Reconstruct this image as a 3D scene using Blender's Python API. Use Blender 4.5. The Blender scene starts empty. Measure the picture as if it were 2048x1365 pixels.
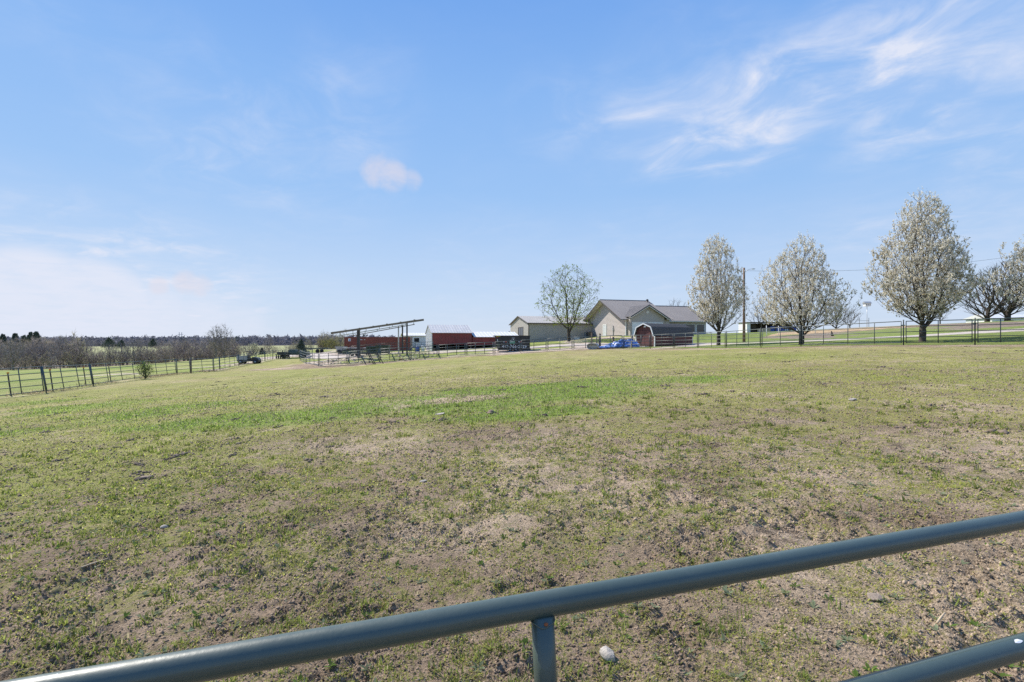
import bpy, math, random
import numpy as np
from mathutils import Vector, Matrix, Euler

random.seed(7)
RNG = np.random.default_rng(11)
C = bpy.context.scene.collection
R = math.radians

# ------------------------------------------------------------------ camera, sky, sun, exposure
F, CX, CY, CAMZ = 1024.0, 1024.0, 682.5, 1.75
cam_d = bpy.data.cameras.new('camera')
cam = bpy.data.objects.new('camera', cam_d)
C.objects.link(cam)
cam_d.sensor_width = 36.0
cam_d.lens = 18.0
cam_d.clip_start = 0.05
cam_d.clip_end = 9000
cam.location = (0, 0, CAMZ)
cam.rotation_euler = (R(90), 0, 0)
bpy.context.scene.camera = cam

SUN_DIR = Vector((-0.80, 0.60, 0)).normalized()
SUN_EL = R(46)
SUN_STRENGTH = 5.0
SKY_STRENGTH = 0.12
EXPOSURE = 0.42

sun_d = bpy.data.lights.new('sun', 'SUN')
sun_d.energy = SUN_STRENGTH
sun_d.angle = R(0.53)
sun_d.color = (1.0, 0.94, 0.84)
sun = bpy.data.objects.new('sun', sun_d)
C.objects.link(sun)
sv = Vector((SUN_DIR.x * math.cos(SUN_EL), SUN_DIR.y * math.cos(SUN_EL), math.sin(SUN_EL)))
sun.rotation_euler = sv.to_track_quat('Z', 'Y').to_euler()
sun.location = (-60, 40, 80)

scn = bpy.context.scene
scn.view_settings.view_transform = 'Standard'
scn.view_settings.look = 'None'
scn.view_settings.exposure = EXPOSURE
scn.view_settings.gamma = 1.0
scn.view_settings.use_curve_mapping = False
scn.render.engine = 'CYCLES'
scn.cycles.max_bounces = 6
scn.cycles.transparent_max_bounces = 6
scn.cycles.use_denoising = False


class NT:
    """small node-tree helper"""
    def __init__(self, tree):
        self.t = tree

    def n(self, typ, ins=None, **props):
        nd = self.t.nodes.new(typ)
        for k, v in props.items():
            setattr(nd, k, v)
        for k, v in (ins or {}).items():
            self.put(nd.inputs[k], v)
        return nd

    def put(self, sock, v):
        if isinstance(v, bpy.types.NodeSocket):
            self.t.links.new(v, sock)
        elif isinstance(v, bpy.types.Node):
            self.t.links.new(v.outputs[0], sock)
        else:
            if hasattr(sock.default_value, '__len__') and not hasattr(v, '__len__'):
                v = (v,) * len(sock.default_value)
            if hasattr(sock.default_value, '__len__') and len(sock.default_value) == 4 and len(v) == 3:
                v = (*v, 1)
            sock.default_value = v

    def math(self, op, a, b=0.0, c=0.0, clamp=False):
        nd = self.n('ShaderNodeMath', {0: a, 1: b, 2: c}, operation=op, use_clamp=clamp)
        return nd.outputs[0]

    def vmath(self, op, a, b=(0, 0, 0)):
        nd = self.n('ShaderNodeVectorMath', {0: a, 1: b}, operation=op)
        return nd.outputs['Value' if op in ('DOT_PRODUCT', 'LENGTH') else 'Vector']

    def mix(self, f, a, b, blend='MIX'):
        nd = self.t.nodes.new('ShaderNodeMix')
        nd.data_type = 'RGBA'
        nd.blend_type = blend
        self.put(nd.inputs[0], f)
        self.put(nd.inputs[6], a)
        self.put(nd.inputs[7], b)
        return nd.outputs[2]

    def ss(self, v, lo, hi, a=0.0, b=1.0):
        nd = self.n('ShaderNodeMapRange', {'Value': v, 'From Min': lo, 'From Max': hi, 'To Min': a, 'To Max': b})
        nd.interpolation_type = 'SMOOTHSTEP'
        return nd.outputs[0]

    def noise(self, vec, scale, detail=4, rough=0.55, dist=0.0):
        nd = self.n('ShaderNodeTexNoise', {'Scale': scale, 'Detail': detail, 'Roughness': rough, 'Distortion': dist})
        if vec is not None:
            self.put(nd.inputs['Vector'], vec)
        return nd.outputs['Fac']


# world: Nishita sky with thin cirrus
world = bpy.data.worlds.new('World')
scn.world = world
world.use_nodes = True
wt = NT(world.node_tree)
world.node_tree.nodes.clear()
w_out = wt.n('ShaderNodeOutputWorld')
sky = wt.n('ShaderNodeTexSky', sky_type='NISHITA')
sky.sun_disc = False
sky.sun_elevation = SUN_EL
sky.sun_rotation = math.atan2(SUN_DIR.x, SUN_DIR.y)
sky.altitude = 300
sky.air_density = 1.25
sky.dust_density = 0.25
sky.ozone_density = 2.2
tc = wt.n('ShaderNodeTexCoord')
dvec = wt.vmath('NORMALIZE', tc.outputs['Generated'])
sep = wt.n('ShaderNodeSeparateXYZ', {0: dvec})
zc = wt.math('MAXIMUM', sep.outputs['Z'], 0.0)
zd = wt.math('ADD', zc, 0.10)
comb = wt.n('ShaderNodeCombineXYZ', {0: wt.math('DIVIDE', sep.outputs['X'], zd), 1: wt.math('DIVIDE', sep.outputs['Y'], zd), 2: 0.0})
mp0 = wt.n('ShaderNodeMapping', {'Vector': comb.outputs[0], 'Rotation': (0, 0, R(42))})
mp = wt.n('ShaderNodeMapping', {'Vector': mp0.outputs[0], 'Scale': (1.25, 1.5, 1)})
cn1 = wt.noise(mp.outputs[0], 2.6, 10, 0.60, 0.55)
cn3 = wt.noise(comb.outputs[0], 1.5, 6, 0.55, 0.4)
cn2 = wt.noise(comb.outputs[0], 0.55, 5, 0.5, 0.3)


def px_dir(px, py):
    return Vector((px - CX, F, CY - py)).normalized()


blobs = [(1290, 265, 6, 1.2), (1370, 268, 6, 1.3), (1460, 250, 6, 1.3), (1540, 215, 6, 1.4), (1600, 155, 6, 1.1), (1720, 110, 7, .95), (1820, 60, 8, .9),
         (1960, 20, 8, .85), (1790, 220, 6, 1.1), (2030, 220, 7, 1.15), (1900, 130, 8, .5), (1190, 245, 7, .4), (1330, 130, 8, .42), (1440, 95, 7, .38),
         (1100, 230, 6, .3), (330, 210, 9, .42), (450, 280, 9, .45), (720, 190, 8, .42), (650, 330, 10, .42),
         (10, 590, 11, .85), (180, 585, 10, .95), (340, 605, 9, .95), (470, 622, 5, .8), (200, 650, 14, .6), (520, 660, 12, .4),
         (1280, 540, 9, .5), (1800, 390, 8, .5), (1980, 500, 9, .5), (1000, 600, 12, .4), (1700, 620, 14, .4), (30, 15, 5, .35)]
msum = None
for (bx_, by_, br, bw) in blobs:
    d = px_dir(bx_, by_)
    dot = wt.vmath('DOT_PRODUCT', dvec, tuple(d))
    m = wt.ss(dot, math.cos(R(br)), math.cos(R(br * 0.15)), 0.0, bw)
    msum = m if msum is None else wt.math('ADD', msum, m)
msum = wt.math('ADD', wt.math('MULTIPLY', msum, 0.44), 0.035)
wisp = wt.ss(cn1, 0.34, 0.84)
soft = wt.ss(cn2, 0.35, 0.75)
wmix = wt.math('ADD', wt.math('MULTIPLY', wt.math('MULTIPLY', wisp, wt.ss(cn3, 0.34, 0.62, 0.35, 1.2)), 0.95), wt.math('MULTIPLY', soft, 0.24))
cmask = wt.math('MULTIPLY', msum, wmix, clamp=True)
# the low haze bank reads as one veil rather than wisps
veil = None
for (bx_, by_, br, bw) in [(-60, 640, 6.5, .95), (60, 625, 6.2, .95), (180, 632, 5.8, .92), (300, 640, 5.0, .85), (400, 646, 4.2, .72), (480, 650, 3.2, .55)]:
    dot = wt.vmath('DOT_PRODUCT', dvec, tuple(px_dir(bx_, by_)))
    m = wt.ss(dot, math.cos(R(br)), math.cos(R(br * (0.68 if bx_ < 250 else 0.15))), 0.0, bw * 1.0)
    veil = m if veil is None else wt.math('MAXIMUM', veil, m)
veil = wt.math('MULTIPLY', veil, wt.ss(cn1, 0.2, 0.62, 0.62, 1.0))
cmask = wt.math('MAXIMUM', cmask, veil)
# small separate puffs lit warm
puff = None
for (bx_, by_, br, bw) in [(755, 345, 2.6, .8), (785, 355, 2.6, .95), (820, 362, 2.0, .7), (372, 565, 1.7, .85), (400, 571, 1.6, .75), (318, 571, 1.3, .7)]:
    dot = wt.vmath('DOT_PRODUCT', dvec, tuple(px_dir(bx_, by_)))
    m = wt.ss(dot, math.cos(R(br)), math.cos(R(br * 0.1)), 0.0, bw)
    puff = m if puff is None else wt.math('MAXIMUM', puff, m)
pn = wt.noise(dvec, 9, 7, 0.62, 0.6)
puff = wt.ss(wt.math('ADD', puff, wt.math('MULTIPLY', wt.math('SUBTRACT', pn, 0.5), 1.5)), 0.25, 1.10, 0.0, 0.80)
puff = wt.math('MULTIPLY', puff, wt.ss(pn, 0.1, 0.5), clamp=True)


def srgb(r, g, b):
    return tuple((c / 255 / 12.92) if c / 255 <= .04045 else ((c / 255 + .055) / 1.055) ** 2.4 for c in (r, g, b))


# clear-air colour by elevation, the same all round; Nishita adds the brighter side toward the sun
ramp = wt.n('ShaderNodeValToRGB', {0: zc})
stops = [(0.0, (208, 222, 241)), (0.08, (196, 217, 244)), (0.27, (156, 196, 244)), (0.43, (138, 184, 242)), (0.56, (117, 168, 237)), (1.0, (82, 138, 222))]
el_ = ramp.color_ramp.elements
while len(el_) < len(stops):
    el_.new(0.5)
SKY_UNIT = 1.0 / (SKY_STRENGTH * 2 ** EXPOSURE)
for e_, (p_, c_) in zip(el_, stops):
    e_.position = p_
    e_.color = (*srgb(*c_), 1)
clear = wt.mix(1.0, ramp.outputs[0], (SKY_UNIT, SKY_UNIT, SKY_UNIT, 1), 'MULTIPLY')
nish = wt.mix(1.0, sky.outputs[0], (0.95, 0.98, 1.0, 1), 'MULTIPLY')
skyc = wt.mix(0.965, nish, clear)
CLOUD = tuple(c * SKY_UNIT for c in srgb(228, 233, 248))
skyc = wt.mix(wt.math('MULTIPLY', cmask, 0.95), skyc, CLOUD)
skyc = wt.mix(wt.math('MULTIPLY', puff, 0.85), skyc, tuple(c * SKY_UNIT for c in srgb(228, 222, 232)))
bg = wt.n('ShaderNodeBackground', {'Color': skyc, 'Strength': SKY_STRENGTH})
world.node_tree.links.new(bg.outputs[0], w_out.inputs[0])


# ------------------------------------------------------------------ helpers
def lk(o, parent=None):
    C.objects.link(o)
    if parent is not None:
        o.parent = parent
    return o


def tag(o, label, cat, group=None):
    o['label'] = label
    o['category'] = cat
    if group:
        o['group'] = group
    return o


def kind(o, k):
    o['kind'] = k
    return o


def thing(name, label, cat, loc=(0, 0, 0), rotz=0.0, group=None):
    o = bpy.data.objects.new(name, None)
    o.empty_display_size = 0.2
    o.location = loc
    o.rotation_euler = (0, 0, rotz)
    lk(o)
    return tag(o, label, cat, group)


def put(name, mesh, parent=None, loc=(0, 0, 0), rot=(0, 0, 0), scale=(1, 1, 1)):
    o = bpy.data.objects.new(name, mesh)
    o.location = loc
    o.rotation_euler = rot
    o.scale = scale
    return lk(o, parent)


class MB:
    """collects shapes, builds one mesh"""
    def __init__(self):
        self.v = []
        self.f = []
        self.n = 0

    def add(self, v, f):
        v = np.asarray(v, float).reshape(-1, 3)
        self.v.append(v)
        n = self.n
        self.f += [tuple(int(i) + n for i in q) for q in f]
        self.n += len(v)
        return self

    def box(self, a, b):
        (x0, y0, z0), (x1, y1, z1) = a, b
        v = [(x0, y0, z0), (x1, y0, z0), (x1, y1, z0), (x0, y1, z0), (x0, y0, z1), (x1, y0, z1), (x1, y1, z1), (x0, y1, z1)]
        f = [(3, 2, 1, 0), (4, 5, 6, 7), (0, 1, 5, 4), (1, 2, 6, 5), (2, 3, 7, 6), (3, 0, 4, 7)]
        return self.add(v, f)

    def cbox(self, c, s):
        return self.box([c[i] - s[i] / 2 for i in range(3)], [c[i] + s[i] / 2 for i in range(3)])

    def tube(self, pts, r, k=8, cap=True):
        pts = [Vector(p) for p in pts]
        rs = r if hasattr(r, '__len__') else [r] * len(pts)
        vs, fs = [], []
        up = None
        for i, p in enumerate(pts):
            t = (pts[min(i + 1, len(pts) - 1)] - pts[max(i - 1, 0)]).normalized()
            if up is None:
                up = Vector((0, 0, 1)) if abs(t.z) < 0.9 else Vector((0, 1, 0))
            a = t.cross(up).normalized()
            b = a.cross(t).normalized()
            up = b
            for j in range(k):
                an = 2 * math.pi * j / k
                vs.append(p + a * math.cos(an) * rs[i] + b * math.sin(an) * rs[i])
        for i in range(len(pts) - 1):
            for j in range(k):
                j2 = (j + 1) % k
                fs.append((i * k + j, i * k + j2, (i + 1) * k + j2, (i + 1) * k + j))
        if cap:
            fs.append(tuple(reversed(range(k))))
            fs.append(tuple((len(pts) - 1) * k + j for j in range(k)))
        return self.add(vs, fs)

    def beam(self, a, b, w, h=None):
        """rectangular bar from a to b"""
        h = h or w
        a, b = Vector(a), Vector(b)
        t = (b - a).normalized()
        up = Vector((0, 0, 1)) if abs(t.z) < 0.9 else Vector((0, 1, 0))
        s = t.cross(up).normalized()
        u = s.cross(t).normalized()
        vs = []
        for p in (a, b):
            for (i, j) in ((-1, -1), (1, -1), (1, 1), (-1, 1)):
                vs.append(p + s * i * w / 2 + u * j * h / 2)
        return self.add(vs, [(0, 1, 2, 3), (7, 6, 5, 4), (0, 4, 5, 1), (1, 5, 6, 2), (2, 6, 7, 3), (3, 7, 4, 0)])

    def prism(self, prof, a, b, axis='x'):
        """profile (list of 2D points, other two axes in order) swept along axis a..b"""
        n = len(prof)
        vs = []
        for t in (a, b):
            for (p, q) in prof:
                vs.append({'x': (t, p, q), 'y': (p, t, q), 'z': (p, q, t)}[axis])
        fs = [tuple(range(n)), tuple(reversed(range(n, 2 * n)))]
        for i in range(n):
            j = (i + 1) % n
            fs.append((j, i, i + n, j + n))
        return self.add(vs, fs)

    def quad(self, a, b, c, d):
        return self.add([a, b, c, d], [(0, 1, 2, 3)])

    def mesh(self, name, mat=None, smooth=False):
        me = bpy.data.meshes.new(name)
        v = np.concatenate(self.v) if self.v else np.zeros((0, 3))
        me.from_pydata(v.tolist(), [], self.f)
        if mat:
            me.materials.append(mat)
        if smooth:
            me.polygons.foreach_set('use_smooth', np.ones(len(me.polygons), bool))
        me.update()
        return me

    def build(self, name, mat=None, parent=None, smooth=False, **kw):
        me = self.mesh(name, mat, smooth)
        bmfix(me)
        return put(name, me, parent, **kw)


def bmfix(me):
    import bmesh
    bm = bmesh.new()
    bm.from_mesh(me)
    bmesh.ops.recalc_face_normals(bm, faces=bm.faces)
    bm.to_mesh(me)
    bm.free()


def np_mesh(name, v, f, mat=None, smooth=False, col=None, colname='col'):
    """fast mesh from numpy; f is (n,3) or (n,4)"""
    v = np.ascontiguousarray(v, np.float32)
    f = np.ascontiguousarray(f, np.int32)
    k = f.shape[1]
    me = bpy.data.meshes.new(name)
    me.vertices.add(len(v))
    me.vertices.foreach_set('co', v.ravel())
    me.loops.add(f.size)
    me.loops.foreach_set('vertex_index', f.ravel())
    me.polygons.add(len(f))
    me.polygons.foreach_set('loop_start', np.arange(0, f.size, k, dtype=np.int32))
    if smooth:
        me.polygons.foreach_set('use_smooth', np.ones(len(f), bool))
    me.update(calc_edges=True)
    if mat:
        me.materials.append(mat)
    if col is not None:
        a = me.attributes.new(colname, 'FLOAT_COLOR', 'POINT')
        c4 = np.ones((len(v), 4), np.float32)
        c4[:, :3] = col
        a.data.foreach_set('color', c4.ravel())
    return me


def hash2(ix, iy, seed):
    h = (ix.astype(np.int64) * 374761393 + iy.astype(np.int64) * 668265263 + seed * 1442695041) & 0x7fffffff
    h = ((h ^ (h >> 13)) * 1274126177) & 0x7fffffff
    h = h ^ (h >> 16)
    return (h & 0xffff) / 65535.0


def vnoise(x, y, lam, seed):
    x = np.asarray(x, float) / lam
    y = np.asarray(y, float) / lam
    ix, iy = np.floor(x), np.floor(y)
    fx, fy = x - ix, y - iy
    fx = fx * fx * (3 - 2 * fx)
    fy = fy * fy * (3 - 2 * fy)
    a, b = hash2(ix, iy, seed), hash2(ix + 1, iy, seed)
    c, d = hash2(ix, iy + 1, seed), hash2(ix + 1, iy + 1, seed)
    return (a * (1 - fx) + b * fx) * (1 - fy) + (c * (1 - fx) + d * fx) * fy


def fbm(x, y, lam, seed, oct=4, gain=0.55):
    s, a, t = 0, 1.0, 0
    for i in range(oct):
        s = s + a * vnoise(x + 17.3 * i, y - 9.1 * i, lam / 2 ** i, seed + i)
        t += a
        a *= gain
    return s / t


def sstep(x, lo, hi):
    t = np.clip((x - lo) / (hi - lo), 0, 1)
    return t * t * (3 - 2 * t)


# ------------------------------------------------------------------ materials
def mat(name, col, rough=0.7, metal=0.0, spec=0.5, var=0.12, scale=3.0, bump=0.0, bscale=20.0, dirt=None, dirt_amt=0.0, coat=0.0):
    m = bpy.data.materials.new(name)
    m.use_nodes = True
    t = NT(m.node_tree)
    p = m.node_tree.nodes['Principled BSDF']
    g = t.n('ShaderNodeNewGeometry')
    n1 = t.noise(g.outputs['Position'], scale, 5, 0.6)
    f = t.ss(n1, 0.25, 0.75, 1 - var, 1 + var)
    c = t.mix(1.0, (*col, 1), t.n('ShaderNodeCombineXYZ', {0: f, 1: f, 2: f}).outputs[0], 'MULTIPLY')
    if dirt is not None:
        n2 = t.noise(g.outputs['Position'], scale * 0.6 + 0.7, 8, 0.68, 0.4)
        c = t.mix(t.math('MULTIPLY', t.ss(n2, 0.48, 0.68), dirt_amt), c, (*dirt, 1))
    t.put(p.inputs['Base Color'], c)
    p.inputs['Roughness'].default_value = rough
    p.inputs['Metallic'].default_value = metal
    p.inputs['Specular IOR Level'].default_value = spec
    p.inputs['Coat Weight'].default_value = coat
    if bump:
        n3 = t.noise(g.outputs['Position'], bscale, 4, 0.6)
        b = t.n('ShaderNodeBump', {'Strength': bump, 'Distance': 0.02, 'Height': n3})
        t.put(p.inputs['Normal'], b.outputs[0])
    return m


def leaf_mat(name, trans=0.35, rough=0.7, attr='col'):
    m = bpy.data.materials.new(name)
    m.use_nodes = True
    t = NT(m.node_tree)
    m.node_tree.nodes.clear()
    out = t.n('ShaderNodeOutputMaterial')
    a = t.n('ShaderNodeAttribute', attribute_name=attr)
    d = t.n('ShaderNodeBsdfDiffuse', {'Color': a.outputs['Color'], 'Roughness': 0.6})
    tr = t.n('ShaderNodeBsdfTranslucent', {'Color': a.outputs['Color']})
    mx = t.n('ShaderNodeMixShader', {0: trans, 1: d.outputs[0], 2: tr.outputs[0]})
    t.put(out.inputs[0], mx.outputs[0])
    return m


M = {}
M['gate'] = None
M['pipe'] = mat('green pipe paint', (0.036, 0.060, 0.060), 0.45, 0.0, 0.8, 0.25, 6, dirt=(0.09, 0.06, 0.04), dirt_amt=0.25)
M['rust_pipe'] = mat('rusty pipe', (0.055, 0.045, 0.042), 0.6, 0.0, 0.4, 0.3, 5)
M['orange'] = mat('orange cap', (0.75, 0.30, 0.03), 0.5)
M['bark'] = mat('bark', (0.062, 0.050, 0.042), 0.9, var=0.35, scale=9)
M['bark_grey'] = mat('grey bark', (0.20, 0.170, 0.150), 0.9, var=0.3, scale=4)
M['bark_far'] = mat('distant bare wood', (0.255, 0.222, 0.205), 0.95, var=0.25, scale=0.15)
M['leaf'] = leaf_mat('leaf', 0.35)
M['petal'] = leaf_mat('petal', 0.52)
M['grass'] = leaf_mat('grass blade', 0.48)
M['far_twig'] = leaf_mat('far twigs', 0.35)
M['needle'] = leaf_mat('needles', 0.12)
M['tan_wall'] = mat('tan steel siding', (0.42, 0.380, 0.345), 0.55, var=0.05, scale=0.6)
M['tan_sunlit'] = mat('sunlit tan siding', (0.45, 0.42, 0.38), 0.55, var=0.05, scale=0.6)  # sunlit gable tone put into a lighter copy of the tan
M['brown_trim'] = mat('dark brown trim', (0.07, 0.055, 0.05), 0.5)
M['roof_tan'] = mat('pale steel roof', (0.36, 0.34, 0.32), 0.6, 0.0, 0.3, var=0.06, scale=0.5)
M['siding'] = mat('beige vinyl siding', (0.450, 0.405, 0.385), 0.6, var=0.04, scale=0.8)
M['garage_wall'] = mat('beige stucco panel', (0.42, 0.375, 0.335), 0.7, var=0.05)
M['white'] = mat('white paint', (0.78, 0.78, 0.77), 0.5, var=0.04)
M['offwhite'] = mat('weathered white steel', (0.66, 0.68, 0.70), 0.45, 0.1, var=0.08, dirt=(0.35, 0.30, 0.26), dirt_amt=0.25)
M['soffit'] = mat('white soffit', (0.62, 0.58, 0.53), 0.6, var=0.03)
M['roof_brown'] = mat('brown ribbed roof', (0.225, 0.205, 0.195), 0.65, 0.0, 0.25, var=0.08, scale=0.4)
M['red_barn'] = mat('faded red siding', (0.22, 0.045, 0.042), 0.7, var=0.2, scale=1.2, dirt=(0.12, 0.07, 0.06), dirt_amt=0.4)
M['barn_roof'] = mat('galvanised roof', (0.42, 0.42, 0.43), 0.55, 0.0, 0.4, var=0.1, scale=0.7)
M['white_roof'] = mat('white roof sheet', (0.62, 0.62, 0.61), 0.5, var=0.06, dirt=(0.55, 0.5, 0.45), dirt_amt=0.2)
M['gap_shade'] = mat('opening shade', (0.03, 0.027, 0.026), 0.9)  # black carries the shade inside open barn fronts and birdhouse holes
M['shed_red'] = mat('shed red boards', (0.130, 0.044, 0.038), 0.65, var=0.12, scale=5)
M['shed_roof'] = mat('charcoal shingle', (0.085, 0.082, 0.080), 0.75, var=0.3, scale=7, bump=0.4)
M['cont_red'] = mat('container red', (0.215, 0.052, 0.040), 0.55, var=0.14, scale=0.9, dirt=(0.22, 0.09, 0.04), dirt_amt=0.55)
M['rust'] = mat('rust', (0.30, 0.10, 0.04), 0.85, var=0.3)
M['black'] = mat('black paint', (0.018, 0.018, 0.021), 0.38, var=0.2, dirt=(0.08, 0.07, 0.06), dirt_amt=0.2)
M['rubber'] = mat('rubber', (0.022, 0.022, 0.022), 0.85)
M['green_logo'] = mat('logo green', (0.04, 0.24, 0.11), 0.5)
M['red_refl'] = mat('red reflector', (0.55, 0.05, 0.03), 0.4)
M['yellow'] = mat('yellow cloth', (0.50, 0.47, 0.05), 0.6)
M['galv'] = mat('galvanised steel', (0.52, 0.52, 0.51), 0.42, 0.35, var=0.1, scale=4, dirt=(0.35, 0.30, 0.25), dirt_amt=0.3)
M['tarp'] = mat('blue tarpaulin', (0.040, 0.115, 0.36), 0.34, spec=0.6, var=0.25, scale=2.5, dirt=(0.55, 0.62, 0.74), dirt_amt=0.75)  # second colour is pale blue-white streaks broken over the blue by noise
M['wood'] = mat('weathered wood', (0.17, 0.125, 0.09), 0.85, var=0.25, scale=6)
M['pole_wood'] = mat('utility pole wood', (0.20, 0.135, 0.095), 0.9, var=0.25, scale=5)
M['purlin'] = mat('rusty tan purlin', (0.20, 0.160, 0.125), 0.6, var=0.25, scale=1.5)
M['steel_dark'] = mat('dark steel', (0.050, 0.045, 0.048), 0.55, var=0.2)
M['olive'] = mat('olive drab metal', (0.075, 0.085, 0.060), 0.6, var=0.25, scale=2)
M['dkgreen'] = mat('dark green metal', (0.030, 0.055, 0.045), 0.5, var=0.2)
M['grey_paint'] = mat('grey plastic', (0.30, 0.31, 0.32), 0.5)
M['glass_dark'] = mat('dark glass', (0.02, 0.025, 0.03), 0.08, spec=0.8)
M['blue'] = mat('blue sheet', (0.05, 0.10, 0.35), 0.5)
M['haytan'] = mat('tan board', (0.55, 0.42, 0.27), 0.8)
M['brick_brown'] = mat('brown weathered boards', (0.11, 0.085, 0.065), 0.9, var=0.3)
M['stone'] = mat('pale limestone', (0.37, 0.33, 0.28), 0.9, var=0.25, scale=18, bump=0.5, bscale=60)
M['stone_brown'] = mat('brown fieldstone', (0.30, 0.235, 0.18), 0.9, var=0.25, scale=18, bump=0.5, bscale=60)
M['gravel'] = mat('pale gravel', (0.45, 0.39, 0.34), 0.95, var=0.18, scale=2.5, bump=0.4, bscale=25)
M['wire'] = mat('wire', (0.03, 0.03, 0.03), 0.6)
M['concrete'] = mat('concrete', (0.42, 0.40, 0.38), 0.9)


def gate_material():
    m = bpy.data.materials.new('glossy green gate paint')
    m.use_nodes = True
    t = NT(m.node_tree)
    p = m.node_tree.nodes['Principled BSDF']
    g = t.n('ShaderNodeNewGeometry')
    pos = g.outputs['Position']
    c = t.mix(t.ss(t.noise(pos, 5, 4), 0.3, 0.7), (0.054, 0.078, 0.066, 1), (0.064, 0.090, 0.077, 1))
    dust = t.math('MULTIPLY', t.ss(t.noise(pos, 22, 7, 0.7), 0.54, 0.74), 0.12)
    c = t.mix(dust, c, (0.22, 0.22, 0.19, 1))
    vor = t.n('ShaderNodeTexVoronoi', {'Vector': pos, 'Scale': 85.0, 'Randomness': 1.0})
    cellr = t.n('ShaderNodeSeparateColor', {0: vor.outputs['Color']})
    speck = t.math('MULTIPLY', t.math('LESS_THAN', vor.outputs['Distance'], 0.10), t.math('GREATER_THAN', cellr.outputs[0], 0.975))
    c = t.mix(speck, c, (0.55, 0.58, 0.56, 1))
    t.put(p.inputs['Base Color'], c)
    t.put(p.inputs['Roughness'], t.ss(t.noise(pos, 40, 6, 0.6), 0.3, 0.7, 0.38, 0.47))
    p.inputs['Specular IOR Level'].default_value = 0.58
    p.inputs['Coat Weight'].default_value = 0.30
    p.inputs['Coat Roughness'].default_value = 0.10
    b = t.n('ShaderNodeBump', {'Strength': 0.12, 'Distance': 0.002, 'Height': t.noise(pos, 130, 3, 0.6)})
    t.put(p.inputs['Normal'], b.outputs[0])
    return m


M['gate'] = gate_material()

# ------------------------------------------------------------------ terrain


def P(px, py, Y):
    return ((px - CX) / F * Y, Y, CAMZ - (py - CY) / F * Y)


LEFT_PTS = [(-70, 806, 24.3), (93, 787, 28.4), (187, 773, 35.0), (292, 757, 44.5), (354, 749.5, 50.5), (428, 744, 57), (440, 741, 59),
            (478, 733, 67), (513, 727, 75), (530, 723.5, 80)]
BACK_PTS = [(545, 719.5, 84), (570, 719, 85), (601, 718.5, 86)]
CORRAL_PTS = [(612, 729, 66), (637, 733, 60), (696, 730, 60), (759, 724.5, 61), (820.5, 719.6, 61), (876, 716, 62), (932, 711.5, 62),
              (988, 710, 61), (1041.5, 706, 61), (1094, 703, 61), (1146, 700, 60.5), (1196, 698, 60), (1246, 698, 58.5), (1301, 697.8, 56)]
RIGHT_PTS = [(1301, 697.8, 56), (1348, 697.3, 53), (1396, 697.2, 49.5), (1452, 697, 46), (1522, 696, 40.8), (1602, 693.5, 38),
             (1807, 690.5, 32), (1950, 690, 30.2), (2110, 689, 28.4)]

ctrl = [P(*q) for q in LEFT_PTS + BACK_PTS + CORRAL_PTS + RIGHT_PTS[1:]]
ctrl += [(0, 0, 0), (-3, 3, -.15), (3, 3, .15), (0, 9, .08), (-10, 10, -.48), (10, 10, .58), (0, 22, .18), (-13, 25, -.5), (13, 25, .85), (0, 40, .2),
         (-16, 42, -.65), (10, 40, .72), (0, -20, 0), (-30, -20, -1.6), (30, -20, 1.7), (18, 3, 1.0), (-18, 3, -.9), (40, 0, 2.2), (-45, 0, -2.3),
         P(1060, 701, 66), P(1100, 691, 76), P(1057, 685, 95), P(1148, 681, 99), (19.1, 86, 2.6), (15, 100, 2.6), (26, 86, 2.7), (36, 95, 3.0),
         (17.3, 62, 1.08), (23, 66, 1.3), (15.6, 64.5, 1.05), P(1437, 691, 52), P(1603, 689, 42), P(1845, 684, 36),
         P(1700, 679, 52), P(1700, 672, 62), P(1700, 657, 80), P(1900, 648, 80), P(2048, 641, 80), (56, 110, 3.7), (90, 115, 5.0), (50, 160, 3.0), (130, 60, 6.4),
         (130, 160, 4), (31.8, 30, 1.85), (60, 30, 3.2), (50, 45, 2.8),
         (25, 125, 3), (0, 150, 1.6), (-31, 95, -.1), (-19, 95, -.05), (-13.3, 85, .13), P(717, 715, 64), P(806, 709, 68), P(500, 729, 71),
         P(620, 701, 120), (-36, 90, -1.3), (-5, 85, .5), (-2.5, 100, 1.0), (-60, 20, -2.7), (-60, 50, -2.8), (-60, 80, -2.9),
         P(0, 741, 120), P(200, 734, 130), P(350, 728, 142), P(470, 717, 150), (-200, 100, -6), (-120, 60, -4.6),
         P(200, 716, 250), P(260, 698, 400), P(600, 693, 420), P(600, 707, 210), P(0, 706, 260), P(-400, 700, 300),
         P(0, 690, 900), P(600, 690, 900), (0, 700, 0), (300, 400, 2), (400, 900, 0), (-900, 600, -3), (-600, 0, -6), (600, 0, 8), (0, -400, 0),
         (2500, 2500, 0), (-2500, 2500, 0), (0, 2500, 0), (2500, -1500, 0), (-2500, -1500, -5), (2500, 500, 5), (-2500, 500, -5)]
ctrl = np.array(ctrl)
CSOFT = 4.0


def _kern(dx, dy):
    return np.sqrt(dx * dx + dy * dy + CSOFT ** 2)


_K = _kern(ctrl[:, None, 0] - ctrl[None, :, 0], ctrl[:, None, 1] - ctrl[None, :, 1])
_w = np.linalg.solve(_K + np.eye(len(ctrl)) * -0.15, ctrl[:, 2])


def H(x, y):
    x = np.asarray(x, float)
    y = np.asarray(y, float)
    s = np.zeros(np.broadcast(x, y).shape)
    for (cx_, cy_, _z), w_ in zip(ctrl, _w):
        s = s + w_ * _kern(x - cx_, y - cy_)
    return s


def h1(x, y):
    return float(H(np.array([x]), np.array([y]))[0])


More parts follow.
